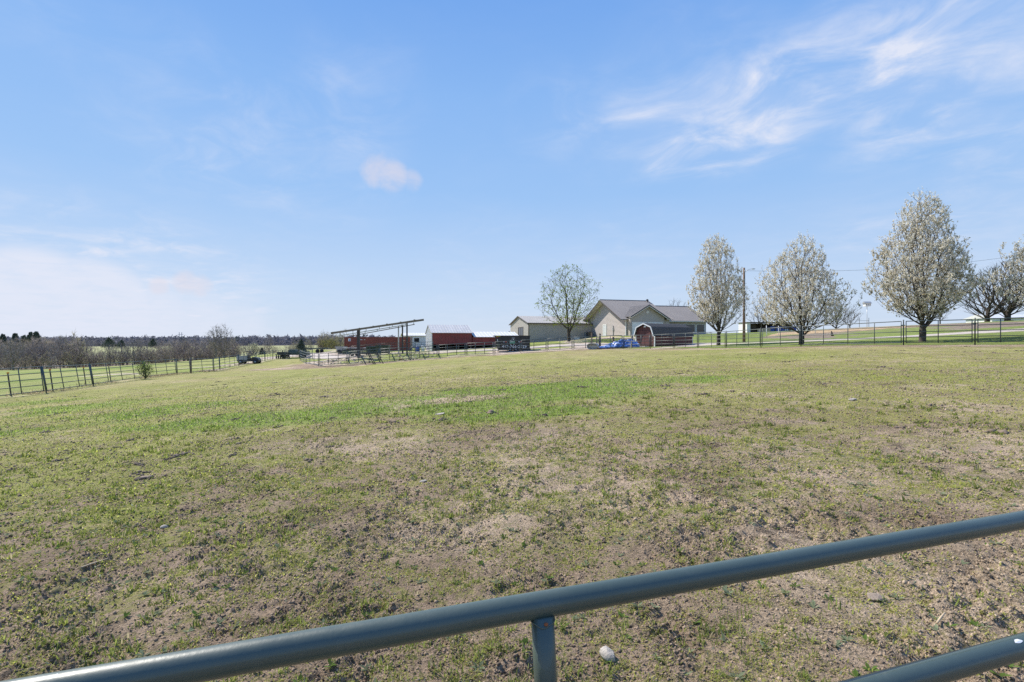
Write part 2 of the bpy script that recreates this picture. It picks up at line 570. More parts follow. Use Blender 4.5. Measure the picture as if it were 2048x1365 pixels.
def hit(px, py, y0=1.0, y1=400.0):
    """where a line of sight through a measured point meets the terrain"""
    ys = np.geomspace(y0, y1, 900)
    g = H((px - CX) / F * ys, ys) - (CAMZ - (py - CY) / F * ys)
    i = int(np.argmax(g > 0))
    Y = ys[i]
    return ((px - CX) / F * Y, Y, h1((px - CX) / F * Y, Y))


LEFT = [P(*q)[:2] for q in LEFT_PTS]
BACK = [P(*q)[:2] for q in BACK_PTS]
CORR = [P(*q)[:2] for q in CORRAL_PTS]
RIGHT = [P(*q)[:2] for q in RIGHT_PTS]
PEN = [(-24, -40)] + LEFT + BACK + CORR + RIGHT[1:] + [(31, -40)]


def in_poly(x, y, poly):
    ins = np.zeros(x.shape, bool)
    n = len(poly)
    for i in range(n):
        (x0, y0), (x1, y1) = poly[i], poly[(i + 1) % n]
        c = ((y0 > y) != (y1 > y)) & (x < (x1 - x0) * (y - y0) / ((y1 - y0) or 1e-9) + x0)
        ins ^= c
    return ins


def dist_line(x, y, pts):
    d = np.full(x.shape, 1e9)
    for (x0, y0), (x1, y1) in zip(pts[:-1], pts[1:]):
        dx, dy = x1 - x0, y1 - y0
        L2 = dx * dx + dy * dy or 1e-9
        t = np.clip(((x - x0) * dx + (y - y0) * dy) / L2, 0, 1)
        d = np.minimum(d, np.hypot(x - x0 - t * dx, y - y0 - t * dy))
    return d


DRIVE = [P(2200, 676, 50)[:2], P(1850, 677, 51)[:2], P(1600, 679, 53)[:2], P(1440, 683, 58)[:2], P(1390, 686, 66)[:2], P(1240, 688, 70)[:2],
         P(1110, 690, 74)[:2], P(1020, 695, 72)[:2], P(920, 701, 76)[:2], P(850, 706, 78)[:2], P(700, 712, 76)[:2], P(620, 711, 98)[:2], P(560, 712, 96)[:2]]


WOOD_ZONE = [P(px_, 0, y_)[:2] for px_, y_ in ((-400, 116), (150, 119), (165, 130), (335, 131), (350, 143), (480, 144), (640, 132), (640, 165), (480, 205), (335, 170), (330, 152), (160, 152), (150, 250), (-500, 260))]


def blob(x, y, cx, cy, rx, ry, ang=0.0):
    c, s = math.cos(ang), math.sin(ang)
    u = ((x - cx) * c + (y - cy) * s) / rx
    v = (-(x - cx) * s + (y - cy) * c) / ry
    return np.exp(-(u * u + v * v))


LUSH = [(-0.3, 15.3, 4.8, 3.0, 0.22, 1.35), (-4.2, 13.6, 3.2, 1.7, 0.3, 1.2), (3.0, 17.5, 4.0, 2.2, .15, 1.1), (6.2, 17.2, 2.0, 1.0, .1, .75),
        (-7.2, 13.8, 2.8, 1.2, .35, .9), (-11, 16.5, 3.4, 2.2, .2, .7), (-16.5, 18.8, 3.4, 2.2, .3, .66), (-13, 13.2, 3.6, 1.3, .3, .5), (0.6, 11.9, 2.2, 1.1, .2, .9),
        (-20, 22, 3.6, 2.0, .3, .5)]


def ground_state(x, y):
    """cover (0..1), grass tint (n,3), soil colour (n,3) at ground points"""
    sh = x.shape
    pen = in_poly(x, y, PEN)
    one = np.ones(sh)
    n_big = fbm(x, y, 7.0, 3, 4)
    n_mid = fbm(x, y, 1.6, 9, 4)
    n_str = fbm(x * 0.8 + y * 0.25, y * 1.3, 0.7, 21, 3)
    lush = np.zeros(sh)
    for (cx_, cy_, rx, ry, an, w) in LUSH:
        lush = np.maximum(lush, w * blob(x, y, cx_, cy_, rx, ry, an))
    lush = np.clip(sstep(lush + (n_mid - .5) * 1.1 + (n_str - .5) * .5, .18, .85), 0, 1) * (lush > .02) * .85
    dist = np.hypot(x, y)
    near = 1 - sstep(dist + (x * 0.0) + (n_big - .5) * 6, 4.5, 14)
    rightdry = sstep(x - 0.55 * y, -1.5, 9) * (1 - sstep(y, 22, 40)) * .5
    cover = 0.67 - 0.29 * near - 0.14 * rightdry + (n_big - .5) * .22 + (n_mid - .5) * .20 + (n_str - .5) * .42
    cover = np.clip(cover, 0.02, .97)
    t_dull = np.array([0.320, 0.280, 0.112])
    t_green = np.array([0.232, 0.250, 0.058])
    t_lush = np.array([0.205, 0.275, 0.058])
    g = np.clip(0.45 + (n_big - .5) * 1.3, 0, 1)[..., None]
    tint = t_dull * (1 - g) + t_green * g
    tint = tint * (1 - lush[..., None]) + t_lush * lush[..., None]
    cover = cover * (1 - lush) + (0.78 + (n_mid - .5) * 1.1) * lush
    soil_a, soil_b = np.array([0.425, 0.325, 0.225]), np.array([0.290, 0.212, 0.145])
    sm = sstep(fbm(x, y, 3.0, 40, 4), .35, .65)[..., None]
    soil = soil_a * sm + soil_b * (1 - sm)
    hay = sstep(blob(x, y, -1.5, 15.0, 1.9, 1.1, .2) + (n_mid - .5) * .9, .35, .8)
    cover = cover * (1 - .6 * hay)
    soil = soil * (1 - hay[..., None]) + np.array([0.46, 0.355, 0.235]) * hay[..., None]
    # trampled strip inside the far and right fences
    d_f = dist_line(x, y, CORR + RIGHT[1:])
    tramp = (1 - sstep(d_f + (n_mid - .5) * 2.0, .4, 3.4))
    cover = cover * (1 - .62 * tramp)
    # dug patch by the corral corner
    dug = blob(x, y, P(585, 733, 58)[0], 60, 6, 3, .2)
    cover = cover * (1 - .9 * sstep(dug, .3, .7))
    # ---- outside the pen
    out = ~pen
    side_left = out & (x < -20) & (y < 300)
    f_left = np.array([0.175, 0.235, 0.045])
    f_pale = np.array([0.275, 0.280, 0.095])
    fl = np.clip((fbm(x, y, 18, 60, 5, .65) - .32) * 3.0, 0, 1)[..., None]
    tint = np.where(side_left[..., None], f_left * (1 - fl) + f_pale * fl, tint)
    cover = np.where(side_left, .93 + (n_mid - .5) * .5 + (n_big - .5) * .5, cover)
    d_l = dist_line(x, y, LEFT)
    straw = (1 - sstep(d_l + (n_mid - .5) * 2.4, .9, 3.0)) * side_left
    soil = np.where((straw > .2)[..., None], np.array([0.45, 0.36, 0.22]), soil)
    cover = cover * (1 - .5 * straw * sstep(n_big, .35, .6))
    lawn = out & (x > 6)
    tint = np.where(lawn[..., None], np.array([0.175, 0.215, 0.055]) * (0.8 + .45 * n_big[..., None]), tint)
    cover = np.where(lawn, .93 + (n_mid - .5) * .5, cover)
    yard = out & (y > 55) & (x > -50) & (x < 24) & (y < 130)
    yc = .62 + (fbm(x, y, 5, 80, 4) - .5) * 1.9
    tint = np.where(yard[..., None], np.array([0.220, 0.255, 0.060]), tint)
    cover = np.where(yard, np.clip(yc, 0, 1), cover)
    soil = np.where(yard[..., None], np.array([0.50, 0.40, 0.32]), soil)
    d_d = dist_line(x, y, DRIVE)
    gv = (1 - sstep(d_d + (n_mid - .5) * 2, 1.6, 4.0)) * out
    soil = np.where((gv > .05)[..., None], np.array([0.44, 0.365, 0.305]), soil)
    cover = cover * (1 - gv)
    # ploughed garden on the rise
    pl = out & in_poly(x + (n_mid - .5) * 3, y + (n_mid - .5) * 2, [(36, 60), (58, 58), (74, 66), (70, 82), (45, 84), (34, 70)])
    straw2 = pl & (np.abs(y - 76 - (n_big - .5) * 5) < 4.2) & (x < 62)
    soil = np.where(pl[..., None], np.array([0.255, 0.200, 0.150]) * (.75 + .5 * n_mid[..., None]), soil)
    soil = np.where(straw2[..., None], np.array([0.46, 0.33, 0.19]), soil)
    cover = np.where(pl, .16 + .5 * (n_big > .60), cover)
    cover = np.where(straw2, .05, cover)
    wood = out & in_poly(x + (n_big - .5) * 6, y + (n_big - .5) * 6, WOOD_ZONE)
    soil = np.where(wood[..., None], np.array([0.20, 0.165, 0.130]), soil)
    cover = np.where(wood, .12, cover)
    # valley meadows and far woodland floor
    far = out & (y > 180)
    tint = np.where(far[..., None], np.array([0.290, 0.295, 0.140]) * (.8 + .4 * fbm(x, y, 60, 90, 3)[..., None]), tint)
    cover = np.where(far, .95, cover)
    deep = y > 520
    tint = np.where(deep[..., None], np.array([0.085, 0.078, 0.070]), tint)
    return np.clip(cover, 0, 1), tint, soil


def micro(x, y):
    """small clods and hoof marks, only where the sheet is fine enough"""
    d = np.hypot(x, y)
    a = 1 - sstep(d, 7, 18)
    b = 1 - sstep(d, 5, 9.5)
    z = (fbm(x, y, .9, 101, 3) - .5) * .10 * a
    z += (fbm(x, y, .26, 111, 2) - .5) * .032 * b
    crumb = fbm(x, y, .45, 141, 3)                      # broken ground comes in patches
    k = .35 + 1.5 * sstep(crumb, .42, .66)
    n = np.abs(vnoise(x, y, .085, 121) - .5) * 2
    z -= (1 - n) ** 3 * .020 * b * k
    z += (vnoise(x, y, .055, 131) - .5) * .030 * b * k
    return z


def axis_coords(segs, lo, hi, grow=1.09):
    a = []
    for (s, e, st) in segs:
        a += list(np.arange(s, e, st))
    a.append(segs[-1][1])
    st = segs[-1][2]
    x = a[-1]
    while x < hi:
        st *= grow
        x += st
        a.append(x)
    st = segs[0][2]
    x = a[0]
    pre = []
    while x > lo:
        st *= grow
        x -= st
        pre.append(x)
    return np.array(pre[::-1] + a)


gx = axis_coords([(-42, -14, .4), (-14, -4.2, .12), (-4.2, 5.4, .019), (5.4, 16, .12), (16, 42, .4)], -3200, 3200, 1.10)
gy = axis_coords([(.4, 1.6, .15), (1.6, 5.0, .019), (5.0, 7.0, .035), (7.0, 10, .06), (10, 20, .12), (20, 66, .3), (66, 110, .6)], -800, 3600, 1.10)
XX, YY = np.meshgrid(gx, gy)
ZZ = H(XX, YY) + micro(XX, YY)
gv_ = np.stack([XX.ravel(), YY.ravel(), ZZ.ravel()], 1)
nx, ny = len(gx), len(gy)
ii = (np.arange(ny - 1)[:, None] * nx + np.arange(nx - 1)[None, :]).ravel()
gf = np.stack([ii, ii + 1, ii + nx + 1, ii + nx], 1)
cov, tnt, soi = ground_state(XX.ravel(), YY.ravel())


def ground_material():
    m = bpy.data.materials.new('pasture ground')
    m.use_nodes = True
    t = NT(m.node_tree)
    p = m.node_tree.nodes['Principled BSDF']
    g = t.n('ShaderNodeNewGeometry')
    pos = g.outputs['Position']
    at = t.n('ShaderNodeAttribute', attribute_name='tint').outputs['Color']
    as_ = t.n('ShaderNodeAttribute', attribute_name='soil').outputs['Color']
    ac = t.n('ShaderNodeAttribute', attribute_name='cover').outputs['Fac']
    n1 = t.noise(pos, 1.7, 8, 0.66, 0.3)
    n2 = t.noise(pos, 11, 6, 0.68)
    n3 = t.noise(pos, 55, 4, 0.65)
    n4 = t.noise(pos, 4.5, 7, 0.7, 0.5)
    k = t.math('ADD', t.math('MULTIPLY', n2, 0.34), t.math('MULTIPLY', n3, 0.20))
    k = t.math('ADD', k, t.math('MULTIPLY', n1, 0.16))
    k = t.math('ADD', k, t.math('MULTIPLY', n4, 0.30))     # mean 0.5
    f = t.ss(t.math('ADD', ac, t.math('MULTIPLY', t.math('SUBTRACT', 0.5, k), 2.9)), 0.36, 0.64)
    # soil: pale crust, dark brown patches by noise
    n9 = t.noise(pos, 150, 3, 0.7)
    sv_ = t.ss(t.math('ADD', t.math('ADD', t.math('MULTIPLY', n4, 0.26), t.math('MULTIPLY', n3, 0.42)), t.math('MULTIPLY', n9, 0.32)), 0.37, 0.63, 0.34, 1.60)
    soil = t.mix(1.0, as_, t.n('ShaderNodeCombineXYZ', {0: sv_, 1: sv_, 2: sv_}).outputs[0], 'MULTIPLY')
    n5 = t.noise(pos, 2.6, 8, 0.72, 0.8)
    dark = t.ss(n5, 0.60, 0.72)
    soil = t.mix(t.math('MULTIPLY', dark, 0.55), soil, (0.085, 0.060, 0.045, 1))
    gvv = t.ss(t.math('ADD', t.math('MULTIPLY', n2, 0.5), t.math('MULTIPLY', n3, 0.5)), 0.32, 0.68, 0.62, 1.38)
    gr = t.mix(1.0, at, t.n('ShaderNodeCombineXYZ', {0: gvv, 1: gvv, 2: gvv}).outputs[0], 'MULTIPLY')
    dry = t.math('MULTIPLY', t.ss(t.noise(pos, 7.5, 6, 0.7), 0.50, 0.70, 0.0, 0.6), t.math('SUBTRACT', 1.15, ac, clamp=True))
    gr = t.mix(dry, gr, (0.40, 0.34, 0.19, 1))
    c = t.mix(f, soil, gr)
    # scattered dung and dark clods, pale scuffs
    n6 = t.math('ADD', t.math('MULTIPLY', t.noise(pos, 2.6, 9, 0.74, 0.3), 0.55), t.math('MULTIPLY', t.noise(pos, 0.7, 3, 0.6), 0.45))
    n7 = t.noise(t.vmath('ADD', pos, (31.0, 7.0, 3.0)), 2.2, 9, 0.76, 0.4)
    wk = t.math('SUBTRACT', 1.12, t.math('MULTIPLY', ac, 0.45), clamp=True)
    c = t.mix(t.math('MULTIPLY', t.ss(n6, 0.55, 0.62, 0.0, 0.74), wk), c, (0.085, 0.062, 0.045, 1))
    c = t.mix(t.math('MULTIPLY', t.ss(n7, 0.62, 0.72, 0.0, 0.36), wk), c, (0.43, 0.355, 0.275, 1))
    n8 = t.noise(t.vmath('MULTIPLY', pos, (1.0, 0.45, 1.0)), 0.9, 8, 0.72, 0.3)
    vv = t.ss(n8, 0.30, 0.70, 0.82, 1.18)
    c = t.mix(1.0, c, t.n('ShaderNodeCombineXYZ', {0: vv, 1: vv, 2: t.math('POWER', vv, 1.15)}).outputs[0], 'MULTIPLY')
    t.put(p.inputs['Base Color'], c)
    p.inputs['Roughness'].default_value = 0.95
    p.inputs['Specular IOR Level'].default_value = 0.15
    hgt = t.math('ADD', t.math('ADD', t.math('MULTIPLY', n2, 0.55), t.math('MULTIPLY', n3, 0.5)), t.math('MULTIPLY', n9, 0.22))
    b = t.n('ShaderNodeBump', {'Strength': 1.0, 'Distance': 0.06, 'Height': hgt})
    t.put(p.inputs['Normal'], b.outputs[0])
    return m


gme = np_mesh('ground', gv_, gf, ground_material(), True, tnt, 'tint')
a_ = gme.attributes.new('soil', 'FLOAT_COLOR', 'POINT')
c4 = np.ones((len(gv_), 4), np.float32)
c4[:, :3] = soi
a_.data.foreach_set('color', c4.ravel())
a_ = gme.attributes.new('cover', 'FLOAT', 'POINT')
a_.data.foreach_set('value', cov.astype(np.float32))
kind(put('ground', gme), 'structure')


def ribbon(name, pts, w, material, lift=0.035, step=0.8):
    pts = [np.array(p, float) for p in pts]
    dense = []
    for i in range(len(pts) - 1):
        p0, p1, p2, p3 = pts[max(i - 1, 0)], pts[i], pts[i + 1], pts[min(i + 2, len(pts) - 1)]
        n = max(2, int(np.linalg.norm(p2 - p1) / step))
        for k in range(n):
            t = k / n
            dense.append(0.5 * ((2 * p1) + (-p0 + p2) * t + (2 * p0 - 5 * p1 + 4 * p2 - p3) * t * t + (-p0 + 3 * p1 - 3 * p2 + p3) * t ** 3))
    dense.append(pts[-1])
    D = np.array(dense)
    T = np.gradient(D, axis=0)
    T /= np.linalg.norm(T, axis=1)[:, None]
    N = np.stack([-T[:, 1], T[:, 0]], 1)
    cols = 7
    V = []
    for j in range(cols):
        s = (j / (cols - 1) - .5) * w
        jit = (fbm(D[:, 0], D[:, 1], 2.0, 200 + j, 3) - .5) * (1.6 if j in (0, cols - 1) else .2)
        q = D + N * (s + jit)[:, None]
        z = H(q[:, 0], q[:, 1]) + (lift if 0 < j < cols - 1 else -0.02)
        V.append(np.column_stack([q, z]))
    V = np.stack(V, 1).reshape(-1, 3)
    n = len(D)
    ii = (np.arange(n - 1)[:, None] * cols + np.arange(cols - 1)[None, :]).ravel()
    f = np.stack([ii, ii + 1, ii + cols + 1, ii + cols], 1)
    return kind(put(name, np_mesh(name, V, f, material, True)), 'structure')


ribbon('driveway', DRIVE, 3.4, M['gravel'])


# ------------------------------------------------------------------ grass, clods, litter
def blades(n_try, seed):
    """short turf: blades thin out and coarsen smoothly with distance"""
    rng = np.random.default_rng(seed)
    th = rng.uniform(-R(50), R(50), n_try)
    r = 2.0 * np.exp(rng.uniform(0, 1, n_try) ** .92 * math.log(40 / 2.0))
    x, y = r * np.sin(th), r * np.cos(th)
    g = .07 + .010 * r
    qx, qy = np.floor(x / .1), np.floor(y / .1)
    cl = rng.normal(0, 1, (n_try, 2)) * (.018 + .004 * r)[:, None]
    sel = (rng.random(n_try) < .72) & (r < 16)
    x = np.where(sel, (qx + hash2(qx, qy, 5)) * .1 + cl[:, 0], x)
    y = np.where(sel, (qy + hash2(qx, qy, 6)) * .1 + cl[:, 1], y)
    k_ = in_poly(x, y, PEN) & (y > 1.0)
    x, y = x[k_], y[k_]
    cover, tint, soil = ground_state(x, y)
    r = np.hypot(x, y)
    tuft = fbm(x, y, .22, 610, 2)
    p = np.clip(cover + (tuft - .5) * 1.5, 0.02, 1) ** 1.25 * (1 - sstep(r, 16, 38))
    k_ = rng.random(len(x)) < p
    x, y, cover, tint, r = x[k_], y[k_], cover[k_], tint[k_], r[k_]
    n = len(x)
    z = H(x, y) + micro(x, y)
    hgt = .026 * (r / 3) ** .30 * rng.uniform(.45, 1.4, n) * (0.65 + .7 * cover)
    w = .0058 * (r / 3) ** .90 * rng.uniform(.6, 1.35, n)
    an = rng.uniform(0, 2 * np.pi, n)
    ln = rng.uniform(.40, 1.0, n) * 1.5
    dx, dy = np.cos(an), np.sin(an)
    base = np.stack([x, y, z - .003], 1)
    side = np.stack([-dy, dx, np.zeros(n)], 1) * (w / 2)[:, None]
    tip = base + np.stack([dx * hgt * np.sin(ln), dy * hgt * np.sin(ln), hgt * np.cos(ln)], 1)
    straw = rng.random(n) < 0.25
    col = tint * rng.uniform(1.0, 2.3, n)[:, None] * np.array([.95, 1.05, .80])
    col = np.where(straw[:, None], np.array([.50, .42, .26]) * rng.uniform(.6, 1.2, n)[:, None], col)
    grey = rng.random(n) < .05
    col = np.where(grey[:, None], np.array([.30, .35, .26]), col)
    mid = base + (tip - base) * .5 + np.array([0, 0, 1]) * (hgt * .13)[:, None]
    V = np.stack([base - side, base + side, mid + side * .8, mid - side * .8, tip], 1).reshape(-1, 3)
    i = np.arange(n) * 5
    near_ = np.where(r < 9)[0] * 5
    farr = np.where(r >= 9)[0] * 5
    Fq = np.concatenate([np.stack([near_, near_ + 1, near_ + 2], 1), np.stack([near_, near_ + 2, near_ + 3], 1), np.stack([near_ + 3, near_ + 2, near_ + 4], 1),
                         np.stack([farr, farr + 1, farr + 4], 1)])
    return V, Fq, np.repeat(col, 5, 0)


def join_parts(parts):
    V, Fq, Cc, n = [], [], [], 0
    for v, f, c in parts:
        V.append(v)
        Fq.append(f + n)
        Cc.append(c)
        n += len(v)
    return np.concatenate(V), np.concatenate(Fq), np.concatenate(Cc)


def tufts():
    """thicker clumps that stand a little above the grazed turf near the gate"""
    rng = np.random.default_rng(71)
    n = 5200
    th = rng.uniform(-R(50), R(50), n)
    r = 2.0 * np.exp(rng.uniform(0, 1, n) * math.log(7))
    x, y = r * np.sin(th), r * np.cos(th)
    cover, tint, soil = ground_state(x, y)
    k_ = rng.random(n) < np.clip(cover + .1 + (fbm(x, y, .8, 640, 3) - .5) * 2.4, 0, .9)
    x, y, tint, r = x[k_], y[k_], tint[k_], r[k_]
    m = 15
    n = len(x) * m
    sz = np.repeat(rng.uniform(.5, 1.25, len(x)) * (1 + (r - 2) * .06), m)
    tone = np.repeat(rng.uniform(.75, 1.25, len(x)), m)
    tint = np.repeat(tint, m, 0)
    rr = np.repeat(r, m)
    x = np.repeat(x, m) + rng.normal(0, .020, n) * sz
    y = np.repeat(y, m) + rng.normal(0, .020, n) * sz
    z = H(x, y) + micro(x, y)
    an = rng.uniform(0, 6.283, n)
    ln = rng.uniform(.15, 1.25, n)
    h_ = .042 * sz * rng.uniform(.5, 1.3, n)
    base = np.stack([x, y, z - .003], 1)
    side = np.stack([-np.sin(an), np.cos(an), 0 * an], 1) * (.0026 * sz * (1 + (rr - 2) * .12))[:, None]
    tip = base + np.stack([np.cos(an) * np.sin(ln) * h_, np.sin(an) * np.sin(ln) * h_, np.cos(ln) * h_], 1)
    mid = base + (tip - base) * .5 + np.array([0, 0, 1]) * (h_ * .14)[:, None]
    V = np.stack([base - side, base + side, mid + side * .85, mid - side * .85, tip], 1).reshape(-1, 3)
    i = np.arange(n) * 5
    Fq = np.concatenate([np.stack([i, i + 1, i + 2], 1), np.stack([i, i + 2, i + 3], 1), np.stack([i + 3, i + 2, i + 4], 1)])
    col = (tint * .35 + np.array([.19, .26, .05]) * .65) * (tone * rng.uniform(.8, 1.5, n))[:, None]
    col = np.where((rng.random(n) < .16)[:, None], np.array([.48, .41, .25]), col)
    return V, Fq, np.repeat(col, 5, 0)


gv2, gf2, gc2 = join_parts([blades(720000, 1), tufts()])
kind(put('grass', np_mesh('grass', gv2, gf2, M['grass'], False, gc2)), 'stuff')


def tall_grass():
    """lush tussocks in the greener patches"""
    rng = np.random.default_rng(31)
    parts = []
    n = 60000
    x = rng.uniform(-22, 9, n)
    y = rng.uniform(9, 24, n)
    l_ = np.zeros(n)
    for (cx_, cy_, rx, ry, an, w) in LUSH:
        l_ = np.maximum(l_, w * blob(x, y, cx_, cy_, rx, ry, an))
    l_ = l_ + (fbm(x, y, 1.6, 9, 4) - .5) * .9
    k_ = (l_ > .34) & (rng.random(n) < np.clip(l_ - .25, 0, .6)) & (np.abs(x) < y * 1.1 + 1)
    x, y = x[k_], y[k_]
    n = len(x)
    z = H(x, y) + micro(x, y)
    h_ = rng.uniform(.04, .12, n)
    an = rng.uniform(0, 6.28, n)
    ln = rng.uniform(.2, .9, n)
    base = np.stack([x, y, z - .01], 1)
    side = np.stack([-np.sin(an), np.cos(an), 0 * an], 1) * .013
    tip = base + np.stack([np.cos(an) * np.sin(ln) * h_, np.sin(an) * np.sin(ln) * h_, np.cos(ln) * h_], 1)
    V = np.stack([base - side, base + side, tip], 1).reshape(-1, 3)
    i = np.arange(n) * 3
    col = np.array([.235, .30, .07]) * rng.uniform(.6, 1.5, n)[:, None]
    col = np.where((rng.random(n) < .14)[:, None], np.array([.42, .36, .2]), col)
    return V, np.stack([i, i + 1, i + 2], 1), np.repeat(col, 3, 0)


v_, f_, c_ = tall_grass()
kind(put('grass_tussocks', np_mesh('grass_tussocks', v_, f_, M['grass'], False, c_)), 'stuff')

ICO_V = None


def ico():
    import bmesh
    bm = bmesh.new()
    bmesh.ops.create_icosphere(bm, subdivisions=1, radius=1)
    v = np.array([q.co[:] for q in bm.verts])
    f = np.array([[q.index for q in fc.verts] for fc in bm.faces])
    bm.free()
    return v, f


ICO_V, ICO_F = ico()


OCT_V = np.array([(1, 0, 0), (-1, 0, 0), (0, 1, 0), (0, -1, 0), (0, 0, 1), (0, 0, -1)], float)
OCT_F = np.array([(0, 2, 4), (2, 1, 4), (1, 3, 4), (3, 0, 4), (2, 0, 5), (1, 2, 5), (3, 1, 5), (0, 3, 5)])


def clods():
    rng = np.random.default_rng(5)
    n = 230000
    th = rng.uniform(-R(50), R(50), n)
    r = 2.0 * np.exp(rng.uniform(0, 1, n) * math.log(11))
    x, y = r * np.sin(th), r * np.cos(th)
    cover, tint, soil = ground_state(x, y)
    cl = fbm(x, y, .45, 141, 3)
    k_ = (rng.random(n) < np.clip(1.15 - cover, .05, 1) * np.clip((cl - .36) * 4.0, 0.22, 1)) & in_poly(x, y, PEN)
    x, y, soil = x[k_], y[k_], soil[k_]
    n = len(x)
    r = np.hypot(x, y)
    s = rng.lognormal(math.log(.0046), .5, n) * (1 + (r - 2) * .10)
    s = np.minimum(s, np.minimum(.0090 * (1 + (r - 2) * .14), .024))
    z = H(x, y) + micro(x, y)
    V = OCT_V[None] * (s[:, None, None] * rng.uniform(.4, 1.6, (n, 6, 1)))
    V = V + rng.normal(0, .25, (n, 6, 3)) * s[:, None, None]
    V = V + np.stack([x, y, z + s * .2], 1)[:, None, :]
    Fq = OCT_F[None] + (np.arange(n) * 6)[:, None, None]
    col = soil * rng.uniform(.28, 1.1, n)[:, None]
    return V.reshape(-1, 3), Fq.reshape(-1, 3), np.repeat(col, 6, 0)


m_clod = bpy.data.materials.new('soil clod')
m_clod.use_nodes = True
_t = NT(m_clod.node_tree)
_p = m_clod.node_tree.nodes['Principled BSDF']
_t.put(_p.inputs['Base Color'], _t.n('ShaderNodeAttribute', attribute_name='col').outputs['Color'])
_p.inputs['Roughness'].default_value = .95


def dung():
    rng = np.random.default_rng(55)
    V, Fq, Cc, k = [], [], [], 0
    spots = [(985, 826, 1.0), (1165, 776, 1.0), (1330, 773, 1.0), (1190, 764, .6), (1385, 822, .8), (880, 782, .5), (650, 795, .8), (300, 945, .5), (835, 1083, .25), (238, 1101, .2), (470, 840, .8), (560, 812, .8), (790, 845, .7)]
    pts = [(*hit(a, b)[:2], c) for a, b, c in spots]
    for _ in range(230):
        th = rng.uniform(-R(46), R(46))
        r = 8.5 * np.exp(rng.uniform(0, 1) ** .8 * math.log(5.5))
        pts.append((r * math.sin(th), r * math.cos(th), rng.uniform(.25, .8)))
    for (x0, y0, sc) in pts:
        if not in_poly(np.array([x0]), np.array([y0]), PEN)[0]:
            continue
        m = int(rng.integers(7, 18))
        base = np.array([.13, .098, .074]) * rng.uniform(.6, 1.5)
        for _ in range(m):
            d = rng.normal(0, .17 * sc, 2)
            s_ = sc * rng.uniform(.025, .075) * math.exp(-np.hypot(*d) / (.5 * sc))
            x, y = x0 + d[0], y0 + d[1]
            z = h1(x, y) + float(micro(np.array([x]), np.array([y]))[0])
            v = ICO_V * s_ * rng.uniform(.5, 1.5, (len(ICO_V), 1)) * np.array([rng.uniform(.8, 1.6), rng.uniform(.8, 1.5), rng.uniform(.5, .9)]) + np.array([x, y, z + s_ * .2])
            V.append(v)
            Fq.append(ICO_F + k)
            Cc.append(np.repeat(base[None] * rng.uniform(.6, 1.3), len(v), 0))
            k += len(v)
    return np.concatenate(V), np.concatenate(Fq), np.concatenate(Cc)


v_, f_, c_ = join_parts([clods(), dung()])
kind(put('soil_clods', np_mesh('soil_clods', v_, f_, m_clod, False, c_)), 'stuff')


def hay_litter():
    """dry stalks flattened along the field fence"""
    rng = np.random.default_rng(8)
    n = 5000
    seg = rng.integers(0, len(LEFT) - 2, n)
    t = rng.random(n)
    A = np.array(LEFT)
    p = A[seg] * (1 - t)[:, None] + A[seg + 1] * t[:, None]
    x = p[:, 0] - np.abs(rng.normal(0.9, .7, n))
    y = p[:, 1] + rng.normal(0, .4, n)
    k_ = fbm(x, y, 2.6, 77, 3) > .46
    x, y = x[k_], y[k_]
    n = len(x)
    z = H(x, y)
    an = rng.uniform(0, 6.28, n)
    L_ = rng.uniform(.12, .34, n)
    base = np.stack([x, y, z], 1)
    side = np.stack([-np.sin(an), np.cos(an), 0 * an], 1) * .022
    tip = base + np.stack([np.cos(an) * L_, np.sin(an) * L_, L_ * rng.uniform(.1, 1.0, n)], 1)
    V = np.stack([base - side, base + side, tip], 1).reshape(-1, 3)
    i = np.arange(n) * 3
    col = np.array([.44, .36, .23]) * rng.uniform(.6, 1.2, n)[:, None]
    return V, np.stack([i, i + 1, i + 2], 1), np.repeat(col, 3, 0)


v_, f_, c_ = hay_litter()
kind(put('dry_stalks', np_mesh('dry_stalks', v_, f_, M['grass'], False, c_)), 'stuff')


def stone(px, py, size, label, flat=.55, seed=0, rot=0.0, sink=.12):
    x, y, z = hit(px, py)
    rng = np.random.default_rng(seed)
    import bmesh
    bm = bmesh.new()
    bmesh.ops.create_icosphere(bm, subdivisions=3, radius=1)
    cuts = [(Vector(rng.normal(0, 1, 3)).normalized(), rng.uniform(.62, .9)) for _ in range(9)]
    for v in bm.verts:
        for nrm, d in cuts:
            e = v.co.dot(nrm) - d
            if e > 0:
                v.co -= nrm * e * .92
        v.co *= 1 + rng.normal(0, .012)
    me = bpy.data.meshes.new('stone')
    bm.to_mesh(me)
    bm.free()
    me.materials.append(M['stone_brown'] if 'brownish' in label else M['stone'])
    o = put('stone', me, None, (x, y, z + size[2] * (.5 - sink)), (0.1, -.15, rot), [s / 2 * 1.15 for s in size])
    return tag(o, label, 'stone', 'loose stones in the pasture')


stone(1215, 1322, (.062, .105, .06), 'pale limestone lump below the gate rail in the nearest dirt', seed=3, rot=.5, sink=.05)
stone(1748, 1202, (.095, .085, .03), 'flat brownish stone in bare soil between the two gate rails', seed=5, rot=.2, sink=.05)
stone(846, 966, (.085, .05, .025), 'small white stone alone in thin grass in the middle of the pasture', seed=6, sink=.05)
stone(1705, 802, (.16, .10, .05), 'whitish stone in the dry right part of the pasture', seed=7, sink=.05)
stone(328, 1059, (.07, .05, .035), 'tiny white stone in the grass left of the gate', seed=8, sink=.05)
stone(880, 829, (.20, .13, .02), 'flat pale stone at the edge of the lush green patch', seed=9, sink=.1)


